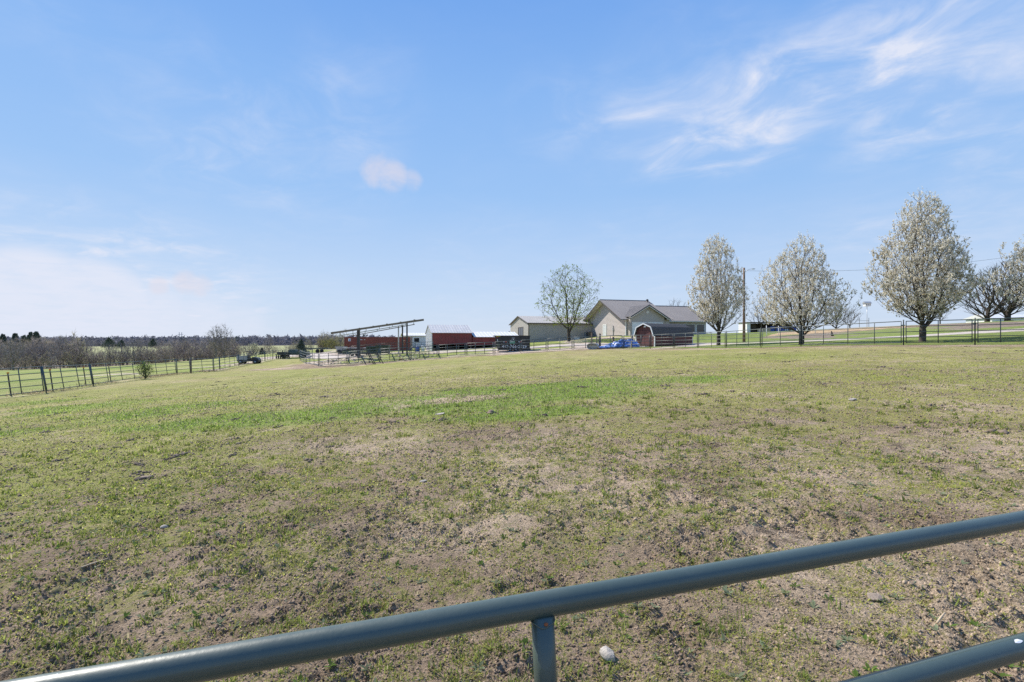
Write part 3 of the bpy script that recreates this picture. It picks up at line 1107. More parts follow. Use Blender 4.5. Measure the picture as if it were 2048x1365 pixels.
def twig(px, py, L, an, label):
    x, y, z = hit(px, py)
    mb = MB()
    d = Vector((math.cos(an), math.sin(an), 0))
    p0 = Vector((x, y, z + .012))
    mb.tube([p0 - d * L / 2, p0 + Vector((0, 0, .012)), p0 + d * L / 2 + Vector((0, 0, .02))], [.006, .007, .004], 6)
    tag(mb.build('stick', M['haytan'], None, True), label, 'stick')


twig(184, 1136, .22, .9, 'pale straw stick lying in the grass left of the gate')
twig(1882, 1245, .13, .6, 'short pale stick in the dirt between the gate rails')


def lowleaf():
    """grey-green weed rosettes in the near dirt"""
    rng = np.random.default_rng(19)
    n = 900
    th = rng.uniform(-R(50), R(50), n)
    r = np.sqrt(rng.uniform(2.2 ** 2, 9 ** 2, n))
    x, y = r * np.sin(th), r * np.cos(th)
    V, Fq, Cc = [], [], []
    k = 0
    for i in range(n):
        z = h1(x[i], y[i]) + float(micro(np.array([x[i]]), np.array([y[i]]))[0])
        m = rng.integers(6, 12)
        gcol = np.array([.31, .35, .21]) if rng.random() < .6 else np.array([.16, .24, .06])
        for j in range(m):
            a = rng.uniform(0, 6.28)
            L_ = rng.uniform(.02, .05)
            d = np.array([math.cos(a), math.sin(a), rng.uniform(.25, .9)])
            s = np.array([-math.sin(a), math.cos(a), 0]) * L_ * .22
            b = np.array([x[i], y[i], z])
            V += [b, b + d * L_ * .55 + s, b + d * L_ * np.array([1, 1, .75]), b + d * L_ * .55 - s]
            Fq += [(k, k + 1, k + 2), (k, k + 2, k + 3)]
            Cc += [gcol * rng.uniform(.7, 1.3)] * 4
            k += 4
    return np.array(V), np.array(Fq), np.array(Cc)


v_, f_, c_ = lowleaf()
kind(put('weeds', np_mesh('weeds', v_, f_, M['grass'], False, c_)), 'stuff')

# ------------------------------------------------------------------ near gate
EX, EY = 0.8, 0.0


def gate_near():
    g = thing('pipe_gate', 'dark green glossy pipe gate crossing the foreground close to the camera', 'gate', (0.0435, .73, 0))
    base = Vector((0.0435, .73, 0))
    D1 = .380
    top = []
    for (px_, py_) in ((-1200, 1620), (-300, 1455), (70, 1389), (435, 1324), (600, 1294.5), (800, 1260), (1000, 1223.8), (1200, 1189.5), (1500, 1137), (1848, 1075.5), (2048, 1040), (2500, 958), (2900, 884)):
        Y_ = D1 * F / (py_ - CY)
        top.append(((px_ - CX) / F * Y_, Y_))

    def smooth(pts, z):
        out = []
        for i in range(len(pts) - 1):
            p0, p1, p2, p3 = [np.array(pts[k]) for k in (max(i - 1, 0), i, i + 1, min(i + 2, len(pts) - 1))]
            for s in range(8):
                t = s / 8
                q = .5 * ((2 * p1) + (-p0 + p2) * t + (2 * p0 - 5 * p1 + 4 * p2 - p3) * t * t + (-p0 + 3 * p1 - 3 * p2 + p3) * t ** 3)
                out.append(Vector((q[0], q[1], z)) - base)
        out.append(Vector((*pts[-1], z)) - base)
        return out

    z1 = CAMZ - .380
    mb = MB()
    mb.tube(smooth(top, z1), .0182, 28)
    mb.build('top_rail', M['gate'], g, True)
    # second rail leans a little toward the camera
    zz = CAMZ - .524
    sec = [(x, .88 + .32 * (x - .88)) for (x, y) in top]
    mb = MB()
    mb.tube(smooth(sec, zz), .0182, 28)
    r2 = mb.build('rail', M['gate'], g, True)
    for k, zl in enumerate((.80, .45, .14)):
        mb = MB()
        mb.tube(smooth([(x + .06, y - .13) for (x, y) in top], zl), .0182, 16)
        mb.build('rail', M['gate'], g, True)
    mb = MB()
    mb.tube([Vector((0.0435, .731, z1 - .012)) - base, Vector((0.0475, .722, z1 - .1)) - base, Vector((0.085, .64, .1)) - base], .0163, 20)
    up = mb.build('upright', M['gate'], g, True)
    mb = MB()
    a = Vector((0.0435, .731, z1 - .018)) - base
    ring = [a + Vector((math.cos(t) * .0168, math.sin(t) * .0168, .0012 * math.sin(5 * t) + .002 * math.cos(2 * t))) for t in np.linspace(0, 6.283, 30)]
    mb.tube(ring, .0013, 6, False)
    mb.build('weld_bead', M['gate'], up, True)
    mb = MB()
    b = a + Vector((.004, -.0172, .003))
    mb.add(ICO_V * np.array([.0035, .002, .003]) + np.array(b), ICO_F)
    mb.build('rust_spot', M['rust'], up, True)
    # paint chip on the second rail
    d = Vector((1, .32, 0)).normalized()
    c = Vector((.853, .88 + .32 * (.853 - .88), zz)) - base
    nrm = (Vector((0, 0, 1)) * .93 + Vector((d.y, -d.x, 0)) * .36).normalized()
    mb = MB()
    s = d.cross(nrm).normalized()
    pts = []
    for t in np.linspace(0, 6.283, 13)[:-1]:
        rr = 1 + .25 * math.sin(3 * t)
        q = c + d * math.cos(t) * .009 * rr + s * math.sin(t) * .0036
        v = q - c
        ax = d * v.dot(d)
        rad = (nrm * .0183 + (v - ax)).normalized() * .0185
        pts.append(c + ax + rad)
    mb.add(pts + [c + nrm * .0189], [(i, (i + 1) % 12, 12) for i in range(12)])
    mb.build('paint_chip', M['white'], r2)
    for x, nm in ((top[0], 'end_post'), (top[-1], 'end_post')):
        mb = MB()
        mb.tube([Vector((x[0], x[1], 0)) - base, Vector((x[0], x[1], z1 + .03)) - base], .026, 16)
        mb.build(nm, M['gate'], g, True)


gate_near()

# ------------------------------------------------------------------ pipe fences


def unit_tube(r, k=8):
    mb = MB()
    mb.tube([(0, 0, 0), (1, 0, 0)], r, k)
    return mb.mesh('pipe_length', M['pipe'], True)


RAIL = unit_tube(.022)
TOPRAIL = unit_tube(.026)
STILE = unit_tube(.024)
POST = unit_tube(.033)


def panel(name, A, B, label, cat, group, h=1.5, rails=5, inner=2, lean=0.0, end_posts=(True, True), latch=False, jit=0.012, thick=1.0):
    ax, ay = A
    bx, by = B
    za, zb = h1(ax, ay), h1(bx, by)
    g = thing(name, label, cat, (ax, ay, za), 0, group)
    d = Vector((bx - ax, by - ay, zb - za))
    L = d.length
    dh = Vector((d.x, d.y, 0)).normalized()
    left = Vector((-dh.y, dh.x, 0))
    up = (Vector((0, 0, 1)) + left * lean).normalized()
    xr = d.normalized()
    rotx = xr.to_track_quat('X', 'Z').to_euler()
    rotu = up.to_track_quat('X', 'Z').to_euler()
    zs = np.linspace(.16, h, rails)
    for i, z in enumerate(zs):
        z = z + random.uniform(-jit, jit)
        o = put('top_rail' if i == rails - 1 else 'rail', TOPRAIL if i == rails - 1 else RAIL, g, up * z + xr * .13, rotx, (L - .26, thick, thick))
    st = [.13, L - .13] + [L * (k + 1) / (inner + 1) for k in range(inner)]
    for s in st:
        put('upright', STILE, g, up * .12 + xr * s, rotu, (h - .12, thick, thick))
    for s, on in ((0.0, end_posts[0]), (L, end_posts[1])):
        if on:
            zz = 0
            put('post', POST, g, xr * s - up * .2, rotu, (h + .25 + random.uniform(-.03, .05), 1, 1))
    if latch:
        mb = MB()
        mb.cbox((0, 0, 0), (.14, .05, .10))
        mb.tube([(-.16, 0, .02), (.16, 0, .02)], .012, 6)
        mb.build('latch', M['pipe'], g, False, loc=up * (h * .82) + xr * (L - .02), rot=rotx)
    return g


def fence_run(pts, where, group, start_word, **kw):
    order = ['first', 'second', 'third', 'fourth', 'fifth', 'sixth', 'seventh', 'eighth', 'ninth', 'tenth', 'eleventh', 'twelfth', 'thirteenth', 'fourteenth']
    for i in range(len(pts) - 1):
        panel('pipe_fence', pts[i], pts[i + 1], f'green pipe panel {where}, {order[i]} from {start_word}', 'fence panel', group,
              end_posts=(True, i == len(pts) - 2), inner=2 if math.dist(pts[i], pts[i + 1]) > 3.2 else 1, **kw)


# field side fence, leaning outward
Lp = LEFT
ordw = ['first', 'second', 'third', 'fourth', 'fifth', 'sixth', 'seventh', 'eighth', 'ninth']
for i in range(len(Lp) - 1):
    gate_i = (i == 5)
    Ld = math.dist(Lp[i], Lp[i + 1])
    panel('pipe_fence' if not gate_i else 'walk_gate', Lp[i], Lp[i + 1],
          f'leaning green pipe panel beside the bright field, {ordw[i]} from the near end' if not gate_i else 'narrow green pipe gate in the leaning fence beside the bright field',
          'fence panel' if not gate_i else 'gate', 'leaning panels beside the field', lean=[.15, .15, .15, .12, .09, .06, .05, .05, .05][i],
          inner=3 if Ld > 7.5 else (2 if Ld > 3 else 0), end_posts=(True, i == len(Lp) - 2))
fence_run([Lp[-1]] + BACK, 'in front of the parked machinery', 'panels in front of the machinery', 'the field corner')
fence_run(CORR[:5], 'around the corral below the tilted roof', 'corral panels', 'the open corner', rails=5, thick=1.45)
fence_run(CORR[4:], 'along the farmyard', 'panels along the farmyard', 'the tilted roof', rails=5, thick=1.4)
for i in range(len(RIGHT) - 1):
    lab = ['along the red shed side', 'past the back of the red shed', 'in front of the narrow blossom tree', 'between narrow and round blossom trees',
           'before the round blossom tree', 'in front of the ploughed garden', 'as a closed gate in front of the tallest blossom tree', 'next to the gate at the picture edge'][i]
    panel('pipe_fence' if i != 6 else 'pipe_gate', RIGHT[i], RIGHT[i + 1], f'green five rail pipe panel {lab}' if i != 6 else 'closed green five rail pipe gate in front of the tallest blossom tree',
          'fence panel' if i != 6 else 'gate', 'panels along the lawn', inner=[1, 1, 1, 2, 1, 3, 1, 2][i], latch=(i in (5, 6)))
# corral wing: the short panels standing at right angles
wing = [P(612, 729, 66)[:2], P(600, 719, 75)[:2], P(625, 716, 80)[:2]]
fence_run(wing, 'of the short corral wing running back', 'corral wing panels', 'the corral corner')
inner_pts = [P(700, 722, 70)[:2], P(760, 719, 70)[:2], P(830, 715, 70)[:2], P(866, 710, 74)[:2]]
fence_run(inner_pts, 'standing inside the corral', 'inner corral panels', 'the thick steel post')

# loose steel posts behind the field fence
for (px, py, Y, h_, lab) in [(22, 790, 27.5, 1.25, 'steel T post with orange tip behind the nearest leaning panel'), (106, 786, 30, 1.3, 'rusty T post with orange tip beside the first fence joint'),
                             (172, 771, 36.5, 1.3, 'T post with orange tip behind the second leaning panel'), (222, 765, 40, 1.25, 'T post without cap behind the third leaning panel'),
                             (382, 747, 54, 1.7, 'thick dark wooden post behind the fence near the narrow gate')]:
    x, y = P(px, py, Y)[:2]
    t = thing('fence_stake', lab, 'post', (x, y, h1(x, y)), 0, 'posts behind the field fence')
    mb = MB()
    if 'wooden' in lab:
        mb.tube([(0, 0, -.2), (-.05, 0, h_)], .10, 10)
        mb.build('post', M['wood'], t, True)
    else:
        mb.box((-.03, -.006, -.2), (.03, .006, h_)).box((-.006, .007, -.2), (.006, .05, h_))
        mb.build('post', M['rust_pipe'], t, rot=(0, -.15, 0))
        if 'orange' in lab:
            mb = MB()
            mb.box((-.04, -.015, h_ - .02), (.04, .055, h_ + .05))
            mb.build('cap', M['orange'], t, rot=(0, -.15, 0))


# ------------------------------------------------------------------ buildings
UX = Vector((.96, .28, 0))
ANG = math.atan2(.28, .96)


def ribbed(mb, p0, p1, p2, p3, spacing=.3, rib=.035, w=.05):
    """roof sheet p0(eave start) p1(eave end) p2(ridge end) p3(ridge start) with standing ribs"""
    p0, p1, p2, p3 = map(Vector, (p0, p1, p2, p3))
    nrm = (p1 - p0).cross(p3 - p0).normalized()
    th = .05
    mb.add([p0, p1, p2, p3, p0 - nrm * th, p1 - nrm * th, p2 - nrm * th, p3 - nrm * th],
           [(0, 1, 2, 3), (7, 6, 5, 4), (0, 4, 5, 1), (1, 5, 6, 2), (2, 6, 7, 3), (3, 7, 4, 0)])
    n = max(1, int((p1 - p0).length / spacing))
    for i in range(n + 1):
        t = (i + .02) / (n + .04)
        a, b = p0.lerp(p1, t), p3.lerp(p2, t)
        d = (p1 - p0).normalized() * w / 2
        mb.add([a - d, a + d, b + d, b - d, a + nrm * rib, b + nrm * rib], [(0, 1, 4), (2, 3, 5), (0, 4, 5, 3), (1, 2, 5, 4), (0, 3, 2, 1)])


def clapboard(mb, quad_fn, h0, h1_, pitch=.20, proud=.02):
    """horizontal siding boards; quad_fn(z) -> (y0,y1) extent of wall at height z in local wall coords"""
    z = h0
    out = []
    while z < h1_ - .02:
        z2 = min(z + pitch, h1_)
        a0, a1 = quad_fn(z)
        b0, b1 = quad_fn(z2)
        out.append((z, z2, a0, a1, b0, b1))
        z = z2
    return out


def house():
    O = (19.1, 86, 2.55)
    g = thing('house', 'beige farmhouse with brown ribbed metal roof and double garage gable', 'house', O, ANG)
    EH, RH, W, LX = 3.0, 6.55, 15.0, 8.4
    yc = W / 2
    # main block walls
    mb = MB()
    mb.prism([(0, -.6), (W, -.6), (W, EH), (yc, RH - .05), (0, EH)], 0.03, LX, 'x')
    mb.build('wall', M['siding'], g)
    # gable siding boards
    def ext(z):
        if z <= EH:
            return 0.0, W
        t = (z - EH) / (RH - .05 - EH)
        return yc * t, W - yc * t
    for (z, z2, a0, a1, b0, b1) in clapboard(None, ext, 0, RH - .1, .22):
        mb = MB()
        mb.add([(-.025, a0, z), (-.025, a1, z), (.0, b1, z2), (.0, b0, z2), (.02, a0, z), (.02, a1, z)], [(0, 1, 2, 3), (0, 4, 5, 1)])
        mb.build('siding_board', M['siding'], g)
    ov, eo = 1.15, .55
    sl = (RH - EH) / yc
    e = EH - sl * eo
    mb = MB()
    ribbed(mb, (-ov, -eo, e + .12), (LX + .5, -eo, e + .12), (LX + .5, yc, RH + .12), (-ov, yc, RH + .12), .30)
    ribbed(mb, (LX + .5, W + eo, e + .12), (-ov, W + eo, e + .12), (-ov, yc, RH + .12), (LX + .5, yc, RH + .12), .30)
    mb.tube([(-ov, yc, RH + .16), (LX + .5, yc, RH + .16)], .07, 6)
    mb.build('roof', M['roof_brown'], g)
    # rake trim and soffit
    for s in (0, 1):
        ye = -eo if s == 0 else W + eo
        mb = MB()
        mb.beam((-ov - .03, ye, e - .02), (-ov - .03, yc, RH - .02), .04, .20)
        mb.build('rake_board', M['brown_trim'], g)
        mb = MB()
        mb.add([(-ov, ye, e + .0), (-.03, ye, e + .0), (-.03, yc, RH), (-ov, yc, RH)], [(0, 1, 2, 3)])
        mb.build('soffit', M['soffit'], g)
    # corner board, door, conduits
    mb = MB()
    mb.box((-.05, -.05, -.3), (.10, .06, EH - .1))
    mb.build('corner_board', M['white'], g)
    d = MB()
    d.box((-.07, 7.1, 0), (-.02, 8.3, 2.1))
    door = d.build('side_door', M['offwhite'], g)
    mb = MB()
    mb.box((-.09, 6.98, -.05), (-.03, 7.1, 2.22)).box((-.09, 8.3, -.05), (-.03, 8.42, 2.22)).box((-.09, 7.1, 2.1), (-.03, 8.3, 2.22))
    mb.build('door_frame', M['white'], door)
    mb = MB()
    mb.box((-.12, 4.3, .2), (-.03, 4.45, 1.9)).box((-.14, 4.15, 1.0), (-.03, 4.6, 1.5))
    mb.build('meter_box', M['grey_paint'], g)
    # garage gable in front
    gx0, gx1, gy = .25, 6.75, -1.0
    gm, GH, GE = (gx0 + gx1) / 2, 5.25, 3.02
    mb = MB()
    mb.prism([(gx0, -.6), (gx1, -.6), (gx1, GE + .15), (gm, GH - .1), (gx0, GE + .15)], gy, -.03, 'y')
    mb.build('garage_wall', M['garage_wall'], g)
    go = .8
    gs = (GH - GE) / (gm - gx0 + go)
    mb = MB()
    ge = GE - .08
    gl = gx0 - .22
    gel = ge + gs * (gl - gx0 + go)
    ribbed(mb, (gl, 5.0, gel), (gl, gy - .6, gel), (gm, gy - .6, GH + .04), (gm, 5.0, GH + .04), .30)
    ribbed(mb, (gx1 + go, gy - .6, ge), (gx1 + go, 5.0, ge), (gm, 5.0, GH + .04), (gm, gy - .6, GH + .04), .30)
    mb.build('garage_roof', M['roof_brown'], g)
    for s in (0, 1):
        xe = gx0 - .22 if s == 0 else gx1 + go
        ge_ = ge
        ge = gel if s == 0 else GE - .08
        mb = MB()
        mb.beam((xe, gy - .63, ge - .10), (gm, gy - .63, GH - .06), .05, .16)
        mb.build('rake_board', M['brown_trim'], g)
        mb = MB()
        mb.beam((xe, gy - .60, ge - .22), (gm, gy - .60, GH - .18), .04, .12)
        mb.build('rake_trim', M['white'], g)
        mb = MB()
        mb.add([(xe, gy - .6, ge - .12), (xe, gy, ge - .12), (gm, gy, GH - .08), (gm, gy - .6, GH - .08)], [(0, 1, 2, 3)])
        mb.build('soffit', M['soffit'], g)
        ge = ge_
    # two garage doors with panels
    for (x0, x1) in ((.75, 3.35), (3.75, 6.3)):
        mb = MB()
        for k in range(4):
            mb.box((x0, gy - .05, k * .56), (x1, gy - .012, k * .56 + .54))
        dr = mb.build('garage_door', M['white'], g)
        mb = MB()
        mb.box((x0 - .12, gy - .07, 0), (x0 - .005, gy - .012, 2.36)).box((x1 + .005, gy - .07, 0), (x1 + .12, gy - .012, 2.36)).box((x0, gy - .07, 2.245), (x1, gy - .012, 2.36))
        mb.build('door_frame', M['white'], dr)
    mb = MB()
    mb.tube([(gm, gy - .02, 4.05), (gm, gy - .10, 4.05)], .28, 8)
    mb.build('gable_vent', M['soffit'], g)
    mb = MB()
    mb.box((gx0 + .05, gy - .12, -.3), (gx0 + .22, gy - .012, GE - .1))
    mb.build('downspout', M['garage_wall'], g)
    # right wing
    w0, w1, wy, wd = LX + .02, 17.6, 2.4, 12.0
    WR, WE = 5.75, 3.0
    mb = MB()
    mb.prism([(wy, -.6), (wy + wd, -.6), (wy + wd, WE), (wy + wd / 2, WR - .1), (wy, WE)], w0, w1, 'x')
    mb.build('wing_wall', M['siding'], g)
    so = .7
    ws = (WR - WE) / (wd / 2)
    mb = MB()
    ribbed(mb, (w0 - 1.6, wy - so, WE - ws * so + .1), (w1 + .6, wy - so, WE - ws * so + .1), (w1 + .6, wy + wd / 2, WR + .1), (w0 - 1.6, wy + wd / 2, WR + .1), .30)
    ribbed(mb, (w1 + .6, wy + wd + so, WE - ws * so + .1), (w0 + .6, wy + wd + so, WE - ws * so + .1), (w0 + .6, wy + wd / 2, WR + .1), (w1 + .6, wy + wd / 2, WR + .1), .30)
    mb.tube([(w0 - 1.6, wy + wd / 2, WR + .14), (w1 + .6, wy + wd / 2, WR + .14)], .07, 6)
    mb.build('wing_roof', M['roof_brown'], g)
    mb = MB()
    mb.box((w0 - .6, wy - so - .13, WE - ws * so - .10), (w1 + .6, wy - so - .005, WE - ws * so + .05))
    mb.build('gutter', M['soffit'], g)
    for (x0, x1, z0, z1) in ((10.5, 11.5, 0, 2.1), (13, 15.2, .9, 2.2), (15.6, 17.2, .9, 2.2)):
        mb = MB()
        mb.box((x0, wy - .04, z0), (x1, wy - .012, z1))
        wn = mb.build('window' if z0 > 0 else 'front_door', M['glass_dark'] if z0 > 0 else M['white'], g)
        mb = MB()
        mb.box((x0 - .1, wy - .06, z0 - .1 if z0 else 0), (x0 - .003, wy - .012, z1 + .1)).box((x1 + .003, wy - .06, z0 - .1 if z0 else 0), (x1 + .1, wy - .012, z1 + .1)).box((x0, wy - .06, z1 + .003), (x1, wy - .012, z1 + .1))
        mb.build('frame', M['white'], wn)
    mb = MB()
    mb.tube([(8.3, 7.0, 4.9), (8.3, 7.0, 6.75)], .14, 10).tube([(8.3, 7.0, 6.75), (8.3, 7.0, 6.95)], .2, 10)
    mb.build('flue_pipe', M['steel_dark'], g, True)
    # air conditioner by the gable wall
    for (yy, lab) in ((13.3, 'grey air conditioner nearer the back by the gable wall'), (11.7, 'dark air conditioner nearer the door by the gable wall')):
        w = Vector((O[0], O[1], 0)) + Matrix.Rotation(ANG, 3, 'Z') @ Vector((-1.2, yy, 0))
        a = thing('air_conditioner', lab, 'air conditioner', (w.x, w.y, h1(w.x, w.y)), ANG, 'air conditioners')
        mb = MB()
        mb.box((-.45, -.5, .05), (.45, .5, 1.05))
        mb.build('casing', M['grey_paint'] if 'grey' in lab else M['steel_dark'], a)
        mb = MB()
        mb.tube([(0, 0, 1.051), (0, 0, 1.11)], .40, 14)
        mb.build('fan_guard', M['steel_dark'], a)
        mb = MB()
        mb.box((-.55, -.6, -.15), (.55, .6, .045))
        mb.build('pad', M['concrete'], a)
        mb = MB()
        for k in range(6):
            mb.box((-.458, -.44, .16 + k * .14), (-.452, .44, .21 + k * .14))
        mb.build('louver_panel', M['steel_dark'], a)


house()


def ribwall(mb, x0, x1, y, z0, z1, sp=.3, proud=.025, axis='x'):
    n = int(abs(x1 - x0) / sp)
    for i in range(n + 1):
        t = x0 + (x1 - x0) * (i + .3) / (n + .6)
        if axis == 'x':
            mb.box((t - .03, y - proud, z0), (t + .03, y, z1))
        else:
            mb.box((y - proud, t - .03, z0), (y, t + .03, z1))


def pole_barn():
    O = (3.06, 95, 1.45)
    g = thing('pole_barn', 'long tan steel building with pale roof and a gable window behind the leafing tree', 'barn', O, ANG)
    L, W, EH, RH = 21.0, 12.0, 3.7, 5.15
    yc = W / 2
    mb = MB()
    mb.prism([(0, -1), (W, -1), (W, EH), (yc, RH), (0, EH)], 0.0, L, 'x')
    mb.build('wall', M['tan_wall'], g)
    mb = MB()
    ribwall(mb, 0.2, L - .2, -.001, -1, EH - .1, .3)
    mb.build('wall_ribs', M['tan_wall'], g)['kind'] = 'stuff'
    mb = MB()
    n = 38
    for i in range(n):
        y = W * (i + .5) / n
        top = EH + (RH - EH) * (1 - abs(y - yc) / yc) - .06
        mb.box((-.03, y - .12, -1), (-.002, y + .12, top))
    mb.build('gable_siding', M['tan_sunlit'], g)['kind'] = 'stuff'
    mb = MB()
    ribbed(mb, (-.25, -.3, EH - .02), (L + .25, -.3, EH - .02), (L + .25, yc, RH + .08), (-.25, yc, RH + .08), .4)
    ribbed(mb, (L + .25, W + .3, EH - .02), (-.25, W + .3, EH - .02), (-.25, yc, RH + .08), (L + .25, yc, RH + .08), .4)
    mb.build('roof', M['roof_tan'], g)
    for ye in (-.3, W + .3):
        mb = MB()
        mb.beam((-.29, ye, EH - .10), (-.29, yc, RH), .06, .16)
        mb.build('rake_trim', M['brown_trim'], g)
    mb = MB()
    mb.box((-.3, -.38, EH - .18), (L + .3, -.305, EH - .04))
    mb.build('eave_trim', M['brown_trim'], g)
    mb = MB()
    mb.box((-.06, -.06, -1), (.09, -.032, EH - .2))
    mb.build('corner_trim', M['brown_trim'], g)
    wn = MB()
    wn.box((-.05, 3.3, 1.4), (-.034, 6.2, 2.85))
    w = wn.build('window', M['glass_dark'], g)
    mb = MB()
    for (a, b) in (((-.09, 3.1, 1.25), (-.032, 3.3, 3.0)), ((-.09, 6.2, 1.25), (-.032, 6.4, 3.0)), ((-.09, 3.3, 2.85), (-.032, 6.2, 3.0)), ((-.09, 3.3, 1.25), (-.032, 6.2, 1.4)), ((-.07, 4.7, 1.4), (-.051, 4.8, 2.85))):
        mb.box(a, b)
    mb.build('window_frame', M['brown_trim'], w)
    mb = MB()
    mb.box((9.2, -.10, -.1), (10.2, -.028, 1.0))
    mb.build('wall_vent', M['white'], g)


pole_barn()


def red_barn():
    O = (-13.3, 85, .12)
    g = thing('red_barn', 'red sided open front barn with white gable end and galvanised roof', 'barn', O, ANG)
    L, W, EH, RH = 6.75, 8.2, 3.0, 4.35
    yc = W * .5
    # posts and dark open lower part
    mb = MB()
    mb.prism([(0, -.7), (W, -.7), (W, EH), (yc, RH), (0, EH)], -.02, .06, 'x')
    mb.build('gable_wall', M['offwhite'], g)
    mb = MB()
    for i in range(26):
        y = W * (i + .5) / 26
        mb.box((-.05, y - .05, -.7), (-.021, y + .05, EH + (RH - EH) * (1 - abs(y - yc) / yc) - .05))
    mb.build('gable_ribs', M['offwhite'], g)['kind'] = 'stuff'
    for k in range(22):
        x0 = .07 + k * (L - .07) / 22
        mb = MB()
        mb.box((x0, -.02 - .012 * (k % 2), 1.02 + .05 * math.sin(k * 1.9)), (x0 + (L - .07) / 22 - .012, .03, EH))
        mb.build('siding_board', M['red_barn'], g)
    mb = MB()
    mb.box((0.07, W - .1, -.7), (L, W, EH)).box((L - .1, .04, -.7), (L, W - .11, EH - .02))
    mb.build('back_wall', M['gap_shade'], g)
    for x in (.15, 2.3, 4.5, 6.6):
        mb = MB()
        mb.box((x - .09, .05, -.7), (x + .09, .22, EH - .03))
        mb.build('post', M['wood'], g)
    mb = MB()
    mb.box((.08, .04, -.7), (.6, .08, .4)).box((2.5, .3, -.7), (4.2, 1.5, .35))
    mb.build('feed_bunk', M['wood'], g)
    mb = MB()
    ribbed(mb, (-.15, -.3, EH), (L + .15, -.3, EH), (L + .15, yc, RH + .12), (-.15, yc, RH + .12), .45, .03)
    ribbed(mb, (L + .15, W + .3, EH - .1), (-.15, W + .3, EH - .1), (-.15, yc, RH + .12), (L + .15, yc, RH + .12), .45, .03)
    mb.build('roof', M['barn_roof'], g)
    # lower extension with white roof
    e = Vector((O[0], O[1], 0)) + UX * 6.9
    g2 = thing('lean_to_barn', 'low red shed with white sheet roof joined to the end of the red barn', 'barn', (e.x, e.y, .30), ANG)
    L2, W2, E2, R2 = 8.2, 7.0, 2.15, 3.0
    for k in range(24):
        x0 = k * L2 / 24
        mb = MB()
        mb.box((x0, .18 - .012 * (k % 2), .75 + .04 * math.sin(k * 2.3)), (x0 + L2 / 24 - .012, .23, E2))
        mb.build('siding_board', M['red_barn'], g2)
    mb = MB()
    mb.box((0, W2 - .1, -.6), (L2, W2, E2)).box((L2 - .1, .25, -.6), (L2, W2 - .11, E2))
    mb.build('back_wall', M['gap_shade'], g2)
    for x in (1.9, 4.0, 6.0, 7.9):
        mb = MB()
        mb.box((x - .08, .25, -.6), (x + .08, .4, E2 - .03))
        mb.build('post', M['wood'], g2)
    mb = MB()
    ribbed(mb, (.2, -.15, E2), (L2 + .2, -.15, E2), (L2 + .2, W2 / 2, R2 + .1), (.2, W2 / 2, R2 + .1), .6, .03)
    ribbed(mb, (L2 + .2, W2 + .3, E2 - .1), (.2, W2 + .3, E2 - .1), (.2, W2 / 2, R2 + .1), (L2 + .2, W2 / 2, R2 + .1), .6, .03)
    mb.build('roof', M['white_roof'], g2)


red_barn()


def white_shed():
    x, y, z = P(838, 700, 104)
    g = thing('white_shed', 'small white metal shed between the red container and the red barn', 'shed', (x - 3.2, y, h1(x, y)), ANG)
    L, W, EH, RH = 5.2, 5.0, 2.5, 3.0
    mb = MB()
    mb.prism([(0, -.8), (W, -.8), (W, EH), (W / 2, RH), (0, EH)], 0, L, 'x')
    mb.build('wall', M['offwhite'], g)
    mb = MB()
    ribbed(mb, (-.2, -.3, EH), (L + .2, -.3, EH), (L + .2, W / 2, RH + .1), (-.2, W / 2, RH + .1), .5)
    ribbed(mb, (L + .2, W + .3, EH - .1), (-.2, W + .3, EH - .1), (-.2, W / 2, RH + .1), (L + .2, W / 2, RH + .1), .5)
    mb.build('roof', M['white_roof'], g)
    mb = MB()
    mb.box((2.2, -.04, 1.2), (3.2, -.012, 2.0))
    w = mb.build('window', M['glass_dark'], g)
    mb = MB()
    mb.box((2.1, -.06, 1.1), (3.3, -.041, 1.19)).box((2.1, -.06, 2.01), (3.3, -.041, 2.1))
    mb.build('window_frame', M['white'], w)
    mb = MB()
    mb.box((.5, -.05, -.5), (1.4, -.012, 1.9))
    mb.build('door', M['grey_paint'], g)


white_shed()


